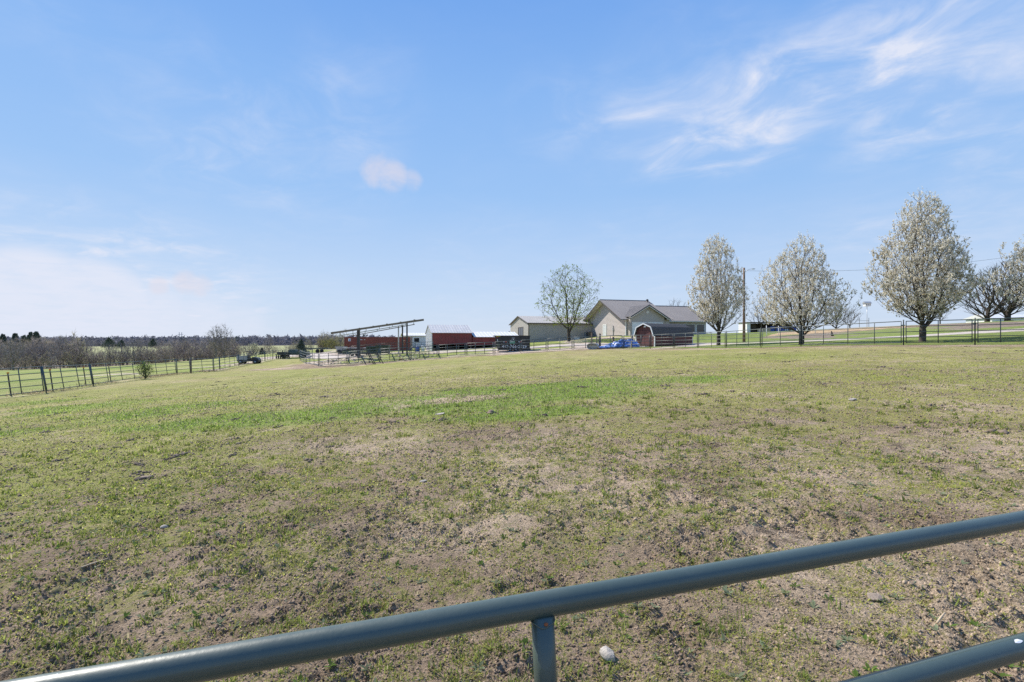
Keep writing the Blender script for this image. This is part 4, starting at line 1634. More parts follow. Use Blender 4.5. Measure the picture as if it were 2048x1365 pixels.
def container():
    x0, y0 = (688.5 - CX) / F * 95.5, 95.5
    g = thing('shipping_container', 'long rust red shipping container behind the corral', 'container', (x0, y0, -.10), 0.012)
    L, D, Ht = 12.25, 2.44, 2.6
    mb = MB()
    n = 48
    prof = []
    for i in range(n):
        a = .14 + (L - .28) * i / n
        w = (L - .28) / n
        prof += [(a, .04), (a + w * .30, .04), (a + w * .45, .0), (a + w * .85, .0), (a + w, .04)]
    vs, fs = [], []
    for (x, y) in prof:
        vs += [(x, y, .18), (x, y, Ht - .14)]
    for i in range(len(prof) - 1):
        fs.append((2 * i, 2 * i + 2, 2 * i + 3, 2 * i + 1))
    mb.add(vs, fs)
    mb.build('side_wall', M['cont_red'], g)
    mb = MB()
    mb.box((.1, .08, .1), (L - .1, D - .05, Ht - .05))
    mb.build('shell', M['cont_red'], g)
    for (z0, z1, nm) in ((0, .17, 'bottom_rail'), (Ht - .13, Ht, 'top_rail')):
        mb = MB()
        mb.box((.16, -.02, z0), (L - .16, .07, z1))
        mb.build(nm, M['cont_red'], g)
    for x in (0, L - .15):
        for y in (-.025, D - .13):
            mb = MB()
            mb.box((x, y, -.003), (x + .15, y + .155, Ht + .004))
            mb.build('corner_post', M['cont_red'], g)
    for y0_ in (.14, D / 2 + .02):
        mb = MB()
        mb.box((L - .08, y0_, .15), (L - .01, y0_ + D / 2 - .18, Ht - .1))
        dr = mb.build('door', M['cont_red'], g)
        mb = MB()
        mb.tube([(L + .03, y0_ + .3, .1), (L + .03, y0_ + .3, Ht - .1)], .03, 6).tube([(L + .03, y0_ + .75, .1), (L + .03, y0_ + .75, Ht - .1)], .03, 6)
        mb.build('lock_bar', M['galv'], dr)
    mb = MB()
    mb.box((.75, -.035, Ht - .78), (1.2, -.022, Ht - .28))
    pl = mb.build('emblem_plate', M['white'], g)
    mb = MB()
    mb.add([(.82, -.037, Ht - .72), (1.12, -.037, Ht - .72), (1.15, -.037, Ht - .5), (1.05, -.037, Ht - .36), (.95, -.037, Ht - .5)], [(0, 1, 2, 3, 4)])
    mb.build('emblem', M['blue'], pl)
    for (xa, xb) in ((2.95, 3.5), (3.72, 4.02)):
        mb = MB()
        for k in range(int((xb - xa) / .1)):
            mb.box((xa + k * .1, -.03, Ht - .56), (xa + k * .1 + .07, -.022, Ht - .46))
        mb.build('marking', M['white'], g)
    mb = MB()
    mb.box((11.0, -.03, Ht - .75), (11.3, -.022, Ht - .62))
    mb.build('marking', M['haytan'], g)
    for (a, b, c, d_) in ((.3, 1.2, .9, 1.1), (10.9, 1.0, 11.25, 1.75)):
        mb = MB()
        mb.box((a, -.028, b), (c, -.022, d_))
        mb.build('rust_patch', M['rust'], g)


container()


def red_shed():
    ux = Vector((.835, .55, 0))
    an = math.atan2(.55, .835)
    O = (17.25, 62, 1.02)
    g = thing('garden_shed', 'red gambrel roofed garden shed with white trim and charcoal roof', 'shed', O, an)
    W, L = 3.0, 7.2
    z0 = .18
    prof = [(W / 2 - 1.5, 1.55), (W / 2 - 1.12, 2.42), (W / 2, 2.84), (W / 2 + 1.12, 2.42), (W / 2 + 1.5, 1.55)]
    mb = MB()
    mb.prism([(.03, z0), (W - .03, z0)] + [(p, q - .04) for (p, q) in reversed(prof)], .04, L - .04, 'x')
    mb.build('wall', M['shed_red'], g)
    # front boards
    n = 16
    for i in range(n):
        y = W * (i + .5) / n
        dy = abs(y - W / 2)
        top = 2.84 - .42 * dy / 1.12 if dy < 1.12 else 2.42 - .87 * (dy - 1.12) / .38
        mb = MB()
        mb.box((0.015 + .006 * (i % 2), W * i / n + .008, z0), (.039, W * (i + 1) / n - .008, top - .06))
        mb.build('wall_board', M['shed_red'], g)
    for i in range(30):
        x = .06 + (L - .12) * i / 30
        mb = MB()
        mb.box((x + .008, .0 + .006 * (i % 2), z0), (x + (L - .12) / 30 - .008, .029, 1.56))
        mb.build('wall_board', M['shed_red'], g)
    # double door
    for (a, b) in ((.62, 1.48), (1.52, 2.38)):
        mb = MB()
        mb.box((-.02, a, z0 + .02), (.012, b, 2.02))
        d = mb.build('door', M['shed_red'], g)
        mb = MB()
        mb.box((-.035, a + .04, 1.1), (-.021, b - .04, 1.2))
        mb.build('door_brace', M['shed_red'], d)
    # roof slabs
    ro = .28
    ex = [(W / 2 - 1.6, 1.32), (W / 2 - 1.16, 2.45), (W / 2, 2.90), (W / 2 + 1.16, 2.45), (W / 2 + 1.6, 1.32)]
    for i, nm in enumerate(('lower_roof', 'upper_roof', 'upper_roof', 'lower_roof')):
        (a, b), (c, d_) = ex[i], ex[i + 1]
        nr = Vector((0, -(d_ - b), (c - a))).normalized() * .04
        mb = MB()
        vs = []
        for x in (-ro, L + .12):
            vs += [(x, a, b), (x, c, d_), (x, c + nr.y, d_ + nr.z), (x, a + nr.y, b + nr.z)]
        mb.add(vs, [(0, 1, 2, 3), (7, 6, 5, 4), (0, 4, 5, 1), (1, 5, 6, 2), (2, 6, 7, 3), (3, 7, 4, 0)])
        # shingle courses
        m_ = 7 if 'lower' in nm else 6
        for k in range(m_):
            t0 = k / m_
            if i >= 2:
                t0 = 1 - t0
            y_, z_ = a + (c - a) * t0, b + (d_ - b) * t0
            mb.beam((-ro, y_ + nr.y * 1.1, z_ + nr.z * 1.1), (L + .12, y_ + nr.y * 1.1, z_ + nr.z * 1.1), .05, .015)
        mb.build(nm, M['shed_roof'], g)
        mb = MB()
        mb.beam((-ro - .03, a, b - .03), (-ro - .03, c, d_ - .03), .05, .13)
        mb.build('rake_trim', M['white'], g)
    for y in (.0, W):
        mb = MB()
        mb.box((-.03, y - .08, .02), (.05, y + .05, 1.5))
        mb.build('corner_trim', M['white'], g)
    mb = MB()
    mb.box((L - .08, -.04, .02), (L, .04, 1.5))
    mb.build('corner_trim', M['offwhite'], g)
    mb = MB()
    mb.box((-.04, W / 2 - .16, 2.42), (.014, W / 2 + .16, 2.6))
    mb.build('gable_vent', M['white'], g)
    for x in (2.3, 5.6):
        mb = MB()
        mb.box((x, -.04, 1.25), (x + .12, -.004, 1.45))
        mb.build('side_vent', M['white'], g)
    mb = MB()
    mb.box((.0, .1, -.15), (L - .05, .25, .17)).box((.0, W - .25, -.25), (L - .05, W - .1, .17))
    mb.build('skid', M['wood'], g)
    mb = MB()
    mb.box((-1.1, .5, -.2), (-.06, 2.5, .12))
    mb.build('door_ramp', M['concrete'], g)


red_shed()


def dump_trailer():
    x0, y0 = (991 - CX) / F * 66, 66.0
    g = thing('dump_trailer', 'black dumpster trailer with green logo and white phone number on its side', 'trailer', (x0, y0, h1(0, 66) + .02), 0.03)
    L, D, z0, z1 = 4.45, 2.1, .32, 1.95
    mb = MB()
    mb.add([(.15, 0, z0), (L, 0, z0), (L, 0, z1), (-.1, 0, z1), (.15, D, z0), (L, D, z0), (L, D, z1), (-.1, D, z1)],
           [(0, 1, 2, 3), (7, 6, 5, 4), (0, 4, 5, 1), (1, 5, 6, 2), (3, 7, 4, 0)])
    mb.build('body', M['black'], g)
    mb = MB()
    mb.box((-.28, -.06, z1 - .06), (L + .05, .04, z1 + .06)).box((-.28, D - .04, z1 - .06), (L + .05, D + .06, z1 + .06)).box((L - .05, .05, z1 - .05), (L + .05, D - .05, z1 + .05))
    mb.build('rim', M['black'], g)
    for x in (.35, .95, 1.55, 2.7, 3.3, L - .1):
        mb = MB()
        mb.box((x - .04, -.07, z0 + .75 if .5 < x < 4 else z0), (x + .04, -.003, z1 - .07))
        mb.build('rib', M['black'], g)
    mb = MB()
    mb.box((.3, -.05, z0 + .66), (L - .05, -.004, z0 + .74))
    mb.build('side_rail', M['steel_dark'], g)
    mb = MB()
    mb.box((.3, .1, z0 - .22), (L + .1, .3, z0 - .01)).box((.3, D - .3, z0 - .22), (L + .1, D - .1, z0 - .01))
    mb.build('frame', M['steel_dark'], g)
    for x in (1.9, 2.65):
        for y in (.12, D - .12):
            mb = MB()
            mb.tube([(x, y - .1, .2), (x, y + .1, .2)], .24, 16)
            wl = mb.build('wheel', M['rubber'], g, True)
            mb = MB()
            mb.tube([(x, y - .115, .2), (x, y + .115, .2)], .12, 10)
            mb.build('rim', M['grey_paint'], wl, True)
    # tarp scrap, stickers
    mb = MB()
    mb.box((.05, -.075, z1 - .05), (.62, -.062, z1 + .05))
    mb.build('tarp_scrap', M['yellow'], g)
    for (a, b, m_) in ((.14, .4, 'red_refl'),):
        mb = MB()
        mb.box((a, -.02, z1 - .2), (b, -.004, z1 - .12))
        mb.build('sticker', M[m_], g)
    mb = MB()
    mb.box((.22, -.02, z0 + .95), (.32, -.004, z0 + 1.2))
    mb.build('sticker', M['white'], g)
    for x in (1.0, 2.95):
        mb = MB()
        mb.box((x, -.085, z0 + .84), (x + .16, -.072, z0 + .92))
        mb.build('reflector_white', M['white'], g)
        mb = MB()
        mb.box((x + .17, -.085, z0 + .84), (x + .46, -.072, z0 + .92))
        mb.build('reflector_red', M['red_refl'], g)
    # logo: green dumpster with a house outline
    lx, lz = 1.85, z0 + .62
    mb = MB()
    mb.add([(lx, -.09, lz), (lx + .62, -.09, lz), (lx + .66, -.09, lz + .34), (lx - .02, -.09, lz + .40)], [(0, 1, 2, 3)])
    lg = mb.build('logo', M['green_logo'], g)
    mb = MB()
    for a, b in (((.27, .42), (.27, .76)), ((.27, .76), (.62, .76)), ((.62, .76), (.62, .36)), ((.02, .42), (.27, .50)), ((-.03, .0), (-.03, .42)), ((.65, .0), (.65, .36)), ((.03, .27), (.6, .27)), ((.03, .22), (.45, .22))):
        mb.beam((lx + a[0], -.096, lz + a[1]), (lx + b[0], -.096, lz + b[1]), .012, .032)
    mb.box((lx + .40, -.10, lz + .48), (lx + .48, -.092, lz + .66))
    mb.box((lx + .05, -.10, lz - .08), (lx + .15, -.092, lz - .01)).box((lx + .47, -.10, lz - .08), (lx + .57, -.092, lz - .01))
    mb.build('logo_outline', M['white'], lg)
    fc = bpy.data.curves.new('phone_number', 'FONT')
    fc.body = '417-766-2029'
    fc.size = .45
    fc.space_character = 1.16
    fc.extrude = .006
    fc.offset = .009
    fc.materials.append(M['white'])
    ft = bpy.data.objects.new('lettering', fc)
    C.objects.link(ft)
    bpy.context.view_layer.update()
    fm = bpy.data.meshes.new_from_object(ft.evaluated_get(bpy.context.evaluated_depsgraph_get()))
    bpy.data.objects.remove(ft)
    fo = bpy.data.objects.new('phone_number', fm)
    fo.location = (.84, -.10, z0 + .12)
    fo.rotation_euler = (R(90), 0, 0)
    fo.scale = (1.08, 1.0, 1)
    lk(fo, g)
    # tongue jack at the left end
    mb = MB()
    mb.beam((-.3, -.3, .75), (.5, -.2, .75), .12).beam((.35, -.25, .02), (.35, -.25, 1.0), .10).box((.2, -.4, .55), (.55, -.1, .95)).box((.22, -.4, -.03), (.5, -.1, .02))
    mb.build('tongue_jack', M['olive'], g)


dump_trailer()


def skeleton_roof():
    g = thing('pole_canopy', 'tilted open roof frame of tan purlins on steel posts above the corral', 'canopy frame', (-17.5, 64, h1(-17.5, 64)))
    bz = g.location.z
    x0, x1 = (662 - CX) / F * 64.0, (833 - CX) / F * 66.0
    def zt(x, y):
        t = (x - x0) / (x1 - x0)
        return (2.72 + (4.30 - 2.72) * t) + (y - 64) * (.012 + .026 * t)
    org = Vector(g.location)
    ys = [62.8, 64.6, 66.4, 68.2, 70.0, 71.4]
    for i, y in enumerate(ys):
        xa = x0 * y / 64.5 - .2
        xb = x1 * y / 66 + (.9 if i == 0 else .1 * (i % 2))
        mb = MB()
        n = 3
        mb.beam(Vector((xa, y, zt(x0, y))) - org, Vector((xb, y, zt(x1, y) + (.10 if i == 0 else 0))) - org, .07, .24)
        mb.build('purlin', M['purlin'], g)
    for k in range(7):
        t = k / 6
        xm = x0 + (x1 - x0) * t
        mb = MB()
        mb.beam(Vector((xm * ys[0] / 64.5, ys[0] - .2, zt(xm, ys[0]) + .11)) - org, Vector((xm * ys[-1] / 65, ys[-1] + .3, zt(xm, ys[-1]) + .11)) - org, .10, .07)
        mb.build('cross_beam', M['galv'] if k % 2 else M['purlin'], g)
    # lower girders
    for y in (64.2, 69.5):
        mb = MB()
        mb.beam(Vector((x0 + .9, y, zt(x0, y) - .33)) - org, Vector((x1 - .9, y, zt(x1, y) - .50)) - org, .08, .10)
        for k in range(6):
            t = .1 + .16 * k
            xm = x0 + (x1 - x0) * t
            mb.beam(Vector((xm, y, zt(xm, y) - .42)) - org, Vector((xm, y, zt(xm, y) - .08)) - org, .06)
        mb.build('girder', M['galv'] if y < 66 else M['purlin'], g)
    for (px, Y, r) in ((717, 64.2, .16), (797, 71.5, .075), (805, 69.5, .085), (814, 66, .085)):
        x = (px - CX) / F * Y
        zb = h1(x, Y) - .2
        mb = MB()
        mb.beam(Vector((x, Y, zb)) - org, Vector((x, Y, zt(x, Y) - .10)) - org, r * 2)
        mb.build('support_post', M['steel_dark'] if r > .076 else M['galv'], g)
    mb = MB()
    x = (717 - CX) / F * 64.2
    mb.beam(Vector((x, 64.2, zt(x, 64) - .15)) - org, Vector((x, 64.2, zt(x, 64) - .02)) - org, .5, .13)
    mb.build('cap_plate', M['steel_dark'], g)


skeleton_roof()


def corral_gear():
    # livestock trailer, bins, chute under the roof frame
    def at(px, Y):
        x = (px - CX) / F * Y
        return (x, Y, h1(x, Y))
    g = thing('stock_trailer', 'long dark green stock trailer parked in front of the container', 'trailer', at(713, 80), 0.02)
    g.scale = (.74, .9, .66)
    mb = MB()
    mb.box((-2.6, -1, .45), (2.6, 1, .95))
    mb.build('body', M['dkgreen'], g)
    for k in range(3):
        mb = MB()
        mb.box((-2.6, -1.03, 1.05 + .27 * k), (2.6, -.97, 1.18 + .27 * k))
        mb.build('slat', M['dkgreen'], g)
    for k in range(6):
        mb = MB()
        mb.box((-2.6 + k * 1.04 - .04, -.965, .95), (-2.6 + k * 1.04 + .04, -.92, 1.85))
        mb.build('post', M['dkgreen'], g)
    mb = MB()
    mb.box((-2.7, -1.05, 1.86), (2.7, 1.05, 1.93))
    mb.build('roof', M['galv'], g)
    for x in (-.5, .4):
        mb = MB()
        mb.tube([(x, -1.15, .33), (x, -.95, .33)], .33, 16)
        mb.build('wheel', M['rubber'], g, True)
    for (px, Y, w, h_, m_, lab) in ((766, 72, 1.7, 1.25, 'olive', 'olive metal bin under the tilted roof right of the dark bin'), (744, 74, 1.3, 1.25, 'dkgreen', 'dark green metal bin under the tilted roof')):
        b = thing('feed_bin', lab, 'bin', at(px, Y), .05, 'bins under the roof frame')
        mb = MB()
        mb.add([(-w / 2, -.6, .2), (w / 2, -.6, .2), (w / 2, .6, .2), (-w / 2, .6, .2), (-w / 2 - .06, -.66, h_), (w / 2 + .06, -.66, h_), (w / 2 + .06, .66, h_), (-w / 2 - .06, .66, h_)],
               [(3, 2, 1, 0), (4, 5, 6, 7), (0, 1, 5, 4), (1, 2, 6, 5), (2, 3, 7, 6), (3, 0, 4, 7)])
        mb.build('tub', M[m_], b)
        mb = MB()
        mb.box((-w / 2 - .1, -.7, h_ + .005), (w / 2 + .1, .7, h_ + .08))
        mb.build('lid', M[m_], b)
        for sx in (-1, 1):
            mb = MB()
            mb.box((sx * w / 2 - .06, -.55, -.1), (sx * w / 2 + .06, -.43, .19)).box((sx * w / 2 - .06, .43, -.1), (sx * w / 2 + .06, .55, .19))
            mb.build('leg', M['steel_dark'], b)
        for k in range(3):
            mb = MB()
            mb.box((-w / 2 + w * (k + .5) / 3 - .04, -.70, .25), (-w / 2 + w * (k + .5) / 3 + .04, -.64, h_ - .05))
            mb.build('rib', M[m_], b)
    # rusted equipment left of the container
    b = thing('spreader', 'small grey machine standing left of the container', 'machine', at(683, 92), 0.1)
    mb = MB()
    mb.add([(-.7, -.5, .5), (.7, -.5, .5), (.7, .5, .5), (-.7, .5, .5), (-1.0, -.7, 1.2), (1.0, -.7, 1.2), (1.0, .7, 1.2), (-1.0, .7, 1.2)], [(3, 2, 1, 0), (0, 1, 5, 4), (1, 2, 6, 5), (2, 3, 7, 6), (3, 0, 4, 7)])
    mb.build('hopper', M['grey_paint'], b)
    mb = MB()
    mb.box((-.9, -.4, .3), (.9, .4, .48)).beam((-.2, 0, 1.0), (-.2, 0, 2.2), .08).box((-.32, -.12, 2.1), (.05, .12, 2.3))
    mb.build('frame', M['steel_dark'], b)
    for s in (-1, 1):
        mb = MB()
        mb.tube([(-.3, s * .6 - .09, .3), (-.3, s * .6 + .09, .3)], .3, 14)
        mb.build('wheel', M['rubber'], b, True)
    # leaning chute gates in front
    for (px, Y, lab) in ((736, 59.4, 'rusty gate leaning backward at the corral fence'), (752, 59.2, 'second rusty gate leaning beside the first at the corral fence')):
        b = thing('leaning_gate', lab, 'gate', at(px, Y), 0.25, 'leaning corral gates')
        for s in (-1, 1):
            mb = MB()
            mb.beam((s * .55 + .3, -.1, 0), (s * .55 - .45, .5, 1.35), .06)
            mb.build('stile', M['rust_pipe'], b)
        for k in range(4):
            t = .15 + .25 * k
            mb = MB()
            mb.beam((-.55 + .3 - .75 * t, -.1 + .6 * t, 1.35 * t), (.55 + .3 - .75 * t, -.1 + .6 * t, 1.35 * t), .04)
            mb.build('rail', M['rust_pipe'], b)
    # blue barrels by the white shed
    for (px, Y, m_, lab) in ((835, 84, 'blue', 'blue plastic barrel beside the white gable of the barn'), (846, 86, 'white', 'white plastic barrel beside the white gable of the barn')):
        b = thing('barrel', lab, 'barrel', at(px, Y), 0, 'barrels by the barn')
        mb = MB()
        mb.tube([(0, 0, 0), (0, 0, .08), (0, 0, .3), (0, 0, .6), (0, 0, .82), (0, 0, .9)], [.27, .29, .30, .30, .29, .26], 16)
        mb.build('drum', M[m_], b, True)
        mb = MB()
        mb.tube([(0, 0, .3), (0, 0, .33)], .315, 16).tube([(0, 0, .58), (0, 0, .61)], .315, 16)
        mb.build('hoop', M[m_], b, True)


corral_gear()


def debris():
    """broken stalks, boards and rubble trodden along the corral"""
    rng = np.random.default_rng(4)
    n = 1100
    px = rng.uniform(640, 870, n)
    Y = rng.uniform(60.5, 70, n)
    x = (px - CX) / F * Y
    k_ = fbm(x, Y, 2.0, 500, 3) > .45
    x, Y = x[k_], Y[k_]
    n = len(x)
    z = H(x, Y)
    s = rng.lognormal(math.log(.04), .45, n)
    V = ICO_V[None] * (s[:, None, None] * rng.uniform(.5, 1.5, (n, len(ICO_V), 1))) * np.stack([rng.uniform(.8, 2.4, n), np.ones(n), rng.uniform(.5, 1, n)], 1)[:, None, :]
    V = V + np.stack([x, Y, z + s * .3], 1)[:, None, :]
    Fq = ICO_F[None] + (np.arange(n) * len(ICO_V))[:, None, None]
    pal = np.array([[.40, .33, .27], [.22, .17, .13], [.50, .45, .41], [.32, .22, .15], [.22, .26, .09]])
    col = pal[rng.integers(0, len(pal), n)] * rng.uniform(.7, 1.2, n)[:, None]
    kind(put('rubble', np_mesh('rubble', V.reshape(-1, 3), Fq.reshape(-1, 3), m_clod, False, np.repeat(col, len(ICO_V), 0))), 'stuff')


debris()


def stock_tank():
    x, y, z = hit(1186, 697.5)
    y = 59.2
    x = (1186 - CX) / F * y
    g = thing('stock_tank', 'galvanised oval stock tank tipped on its side beside the blue tarp', 'tank', (x, y, h1(x, y) + .02), -.45)
    prof = []
    for t in np.linspace(0, 2 * math.pi, 33)[:-1]:
        c, s = math.cos(t), math.sin(t)
        px_ = .36 * (1 if c > 0 else -1) * abs(c) ** 1 + (.28 if c > 0 else -.28)
        prof.append((px_, .33 * s + .335))
    n = len(prof)
    vs = []
    for yy, sc in ((-.35, 1.0), (.32, 1.0), (.35, .96)):
        vs += [(p * sc, yy, (q - .335) * sc + .335) for (p, q) in prof]
    fs = []
    for r_ in range(2):
        for i in range(n):
            j = (i + 1) % n
            fs.append((r_ * n + i, r_ * n + j, (r_ + 1) * n + j, (r_ + 1) * n + i))
    fs.append(tuple(range(2 * n, 3 * n)))
    mb = MB()
    mb.add(vs, fs)
    o = mb.build('shell', M['galv'], g, True)
    sm = o.modifiers.new('wall', 'SOLIDIFY')
    sm.thickness = .025
    mb = MB()
    mb.tube([(p, -.36, q) for (p, q) in prof] + [(prof[0][0], -.36, prof[0][1])], .022, 6, False)
    mb.build('rolled_rim', M['galv'], g, True)
    for yy in (-.1, .15):
        mb = MB()
        mb.tube([(p * 1.01, yy, (q - .335) * 1.02 + .335) for (p, q) in prof] + [(prof[0][0] * 1.01, yy, prof[0][1])], .014, 6, False)
        mb.build('bead', M['galv'], g, True)


stock_tank()


def tarp():
    x0, x1 = (1194 - CX) / F * 59.6, (1273 - CX) / F * 61.5
    nx_, ny_ = 90, 34
    u, v = np.meshgrid(np.linspace(0, 1, nx_), np.linspace(0, 1, ny_))
    X = x0 + (x1 - x0) * u + (fbm(u * 4, v * 3, .5, 9, 2) - .5) * .25
    Y = 59.3 + 2.6 * v + .8 * u + (fbm(u * 5 + 3, v * 4, .5, 19, 2) - .5) * .3
    hump = sstep(u, .08, .72) * .66 + .10
    hump = hump * (np.sin(np.pi * np.clip(v * 1.0, 0, 1)) ** .6) * (1 - .25 * sstep(u, .85, 1.0))
    hump = hump * (0.75 + .5 * fbm(u * 6, v * 4, 1.2, 33, 2))
    wr = (np.abs(fbm(u * 9 + v * 4, v * 7 - u * 3, 1.0, 45, 3) - .5) * 2) ** .7 * .46 + (fbm(u * 30, v * 14, 1.0, 55, 2) - .5) * .22
    Z = H(X, Y) + .03 + hump + wr * (.35 + hump)
    V = np.stack([X, Y, Z], -1).reshape(-1, 3)
    ii = (np.arange(ny_ - 1)[:, None] * nx_ + np.arange(nx_ - 1)[None, :]).ravel()
    f = np.stack([ii, ii + 1, ii + nx_ + 1, ii + nx_], 1)
    o = put('tarpaulin', np_mesh('tarpaulin', V, f, M['tarp'], True))
    sm = o.modifiers.new('thick', 'SOLIDIFY')
    sm.thickness = .012
    tag(o, 'crumpled blue tarpaulin heaped over a pile beside the red shed', 'tarp')
    # boards poking out of the heap
    specs = [((1250, 60.3, 1.02), (1262, 60.7, 1.10), .12, 'haytan', 'pale board on top of the blue tarp heap'), ((1238, 60.6, .98), (1256, 61.0, 1.06), .10, 'steel_dark', 'dark timber on top of the blue tarp heap'),
             ((1262, 59.7, .0), (1264, 59.9, .85), .10, 'haytan', 'upright tan stake between the tarp heap and the shed'), ((1222, 58.9, .10), (1262, 59.2, .10), .12, 'wood', 'grey plank lying in front of the tarp heap')]
    for (a, b, w, m_, lab) in specs:
        pa = ((a[0] - CX) / F * a[1], a[1])
        pb = ((b[0] - CX) / F * b[1], b[1])
        mb = MB()
        mb.beam((*pa, h1(*pa) + a[2]), (*pb, h1(*pb) + b[2]), w, w * .5)
        tag(mb.build('board', M[m_]), lab, 'board', 'boards around the tarp heap')


tarp()


def yard_posts():
    for (px, pyb, Y, h_, r, lab) in ((1183.5, 690, 63, 1.9, .07, 'dark wooden post with a box behind the stock tank'), (1200, 690, 62.5, 1.75, .09, 'square dark wooden post behind the blue tarp'),
                                     (1226.5, 689, 64, 1.3, .10, 'short grey wooden post behind the tarp heap'), (1264, 689, 65, 1.45, .12, 'wide grey post beside the red shed door'),
                                     (1193, 688, 64, 1.4, .05, 'thin pale wooden post between the two dark posts')):
        x = (px - CX) / F * Y
        z = h1(x, Y)
        t = thing('yard_post', lab, 'post', (x, Y, z), 0.1, 'wooden posts in the yard')
        mb = MB()
        mb.box((-r, -r, -.2), (r, r, h_))
        mb.build('post', M['wood'], t)
        if 'box' in lab:
            mb = MB()
            mb.box((-.28, -.2, .0), (.3, -.075, .62))
            mb.build('box', M['brick_brown'], t)


yard_posts()


def machinery():
    def at(px, Y):
        x = (px - CX) / F * Y
        return (x, Y, h1(x, Y))
    # utility cart beside the field fence
    g = thing('utility_vehicle', 'small dark utility vehicle with cargo box parked behind the field fence', 'utility vehicle', at(500, 73), .15)
    mb = MB()
    mb.box((-1.5, -.7, .38), (1.3, .7, .55))
    mb.build('chassis', M['steel_dark'], g)
    mb = MB()
    mb.add([(-1.5, -.72, .56), (-.2, -.72, .56), (-.2, .72, .56), (-1.5, .72, .56), (-1.6, -.75, 1.15), (-.15, -.75, 1.15), (-.15, .75, 1.15), (-1.6, .75, 1.15)], [(3, 2, 1, 0), (0, 1, 5, 4), (1, 2, 6, 5), (2, 3, 7, 6), (3, 0, 4, 7)])
    mb.build('cargo_box', M['grey_paint'], g)
    mb = MB()
    mb.add([(.5, -.6, .56), (1.35, -.55, .56), (1.35, .55, .56), (.5, .6, .56), (.5, -.6, .98), (1.2, -.5, .85), (1.2, .5, .85), (.5, .6, .98)], [(3, 2, 1, 0), (4, 5, 6, 7), (0, 1, 5, 4), (1, 2, 6, 5), (2, 3, 7, 6), (3, 0, 4, 7)])
    mb.build('hood', M['black'], g)
    mb = MB()
    for s in (-1, 1):
        mb.beam((.5, s * .6, .95), (.25, s * .55, 1.75), .05).beam((-.2, s * .6, 1.0), (-.25, s * .55, 1.75), .05).beam((.25, s * .55, 1.75), (-.25, s * .55, 1.75), .05)
    mb.box((-.35, -.62, 1.76), (.38, .62, 1.82))
    mb.build('roll_cage', M['black'], g)
    mb = MB()
    mb.box((-.1, -.5, .56), (.25, .5, .85)).box((-.18, -.5, .86), (-.06, .5, 1.3))
    mb.build('seat', M['black'], g)
    for x in (-1.0, .95):
        for s in (-1, 1):
            mb = MB()
            mb.tube([(x, s * .72 - .12, .31), (x, s * .72 + .12, .31)], .31, 16)
            w = mb.build('wheel', M['rubber'], g, True)
            mb = MB()
            mb.tube([(x, s * .72 - .13, .31), (x, s * .72 + .13, .31)], .15, 10)
            mb.build('rim', M['grey_paint'], w, True)
    # old pickup and implements farther back
    g = thing('pickup_truck', 'old dark pickup truck parked behind the far corner of the pasture', 'truck', at(588, 92), math.pi + .1)
    mb = MB()
    mb.box((-2.5, -.9, .55), (2.4, .9, .95))
    mb.build('body', M['dkgreen'], g)
    mb = MB()
    mb.add([(-.6, -.85, .95), (1.0, -.85, .95), (1.0, .85, .95), (-.6, .85, .95), (-.4, -.7, 1.55), (.55, -.7, 1.55), (.55, .7, 1.55), (-.4, .7, 1.55)], [(4, 5, 6, 7), (0, 1, 5, 4), (1, 2, 6, 5), (2, 3, 7, 6), (3, 0, 4, 7)])
    c = mb.build('cab', M['dkgreen'], g)
    mb = MB()
    mb.add([(.93, -.72, 1.02), (.93, .72, 1.02), (.62, .62, 1.5), (.62, -.62, 1.5)], [(0, 1, 2, 3)])
    mb.build('windshield', M['glass_dark'], c, loc=(.06, 0, 0))
    mb = MB()
    mb.box((-2.5, -.9, .96), (-.7, -.8, 1.2)).box((-2.5, .8, .96), (-.7, .9, 1.2)).box((-2.5, -.79, .96), (-2.4, .79, 1.2))
    mb.build('bed', M['dkgreen'], g)
    mb = MB()
    mb.add([(1.0, -.85, .96), (2.35, -.8, .96), (2.35, .8, .96), (1.0, .85, .96), (1.02, -.8, 1.12), (2.25, -.72, 1.05), (2.25, .72, 1.05), (1.02, .8, 1.12)], [(4, 5, 6, 7), (0, 1, 5, 4), (1, 2, 6, 5), (2, 3, 7, 6), (3, 0, 4, 7)])
    mb.build('hood', M['dkgreen'], g)
    for s in (-1, 1):
        mb = MB()
        mb.tube([(2.4, s * .6, .8), (2.45, s * .6, .8)], .12, 10)
        mb.build('headlight', M['white'], g)
    for x in (-1.5, 1.55):
        for s in (-1, 1):
            mb = MB()
            mb.tube([(x, s * .85 - .12, .37), (x, s * .85 + .12, .37)], .37, 16)
            w = mb.build('wheel', M['rubber'], g, True)
            mb = MB()
            mb.tube([(x, s * .85 - .13, .37), (x, s * .85 + .13, .37)], .18, 10)
            mb.build('rim', M['grey_paint'], w, True)
    g = thing('disc_harrow', 'black disc harrow standing left of the old pickup', 'farm implement', at(564, 90), .1)
    mb = MB()
    mb.beam((-1.2, 0, .8), (1.2, 0, .8), .14).beam((-1.2, .8, .8), (1.2, .8, .8), .14).beam((0, -.8, .7), (0, .9, .85), .14).beam((0, .3, .8), (0, .3, 1.5), .12).box((-.9, .1, .88), (.9, .6, 1.25))
    mb.build('frame', M['black'], g)
    for k in range(7):
        mb = MB()
        mb.tube([(-1.1 + k * .36, .4, .35), (-1.06 + k * .36, .4, .35)], .36, 14)
        mb.build('disc', M['steel_dark'], g)
    g = thing('flatbed_trailer', 'low dark flatbed trailer standing by the small evergreen', 'trailer', at(632, 100), .05)
    mb = MB()
    mb.box((-2.6, -1, .75), (2.6, 1, .95))
    mb.build('deck', M['dkgreen'], g)
    mb = MB()
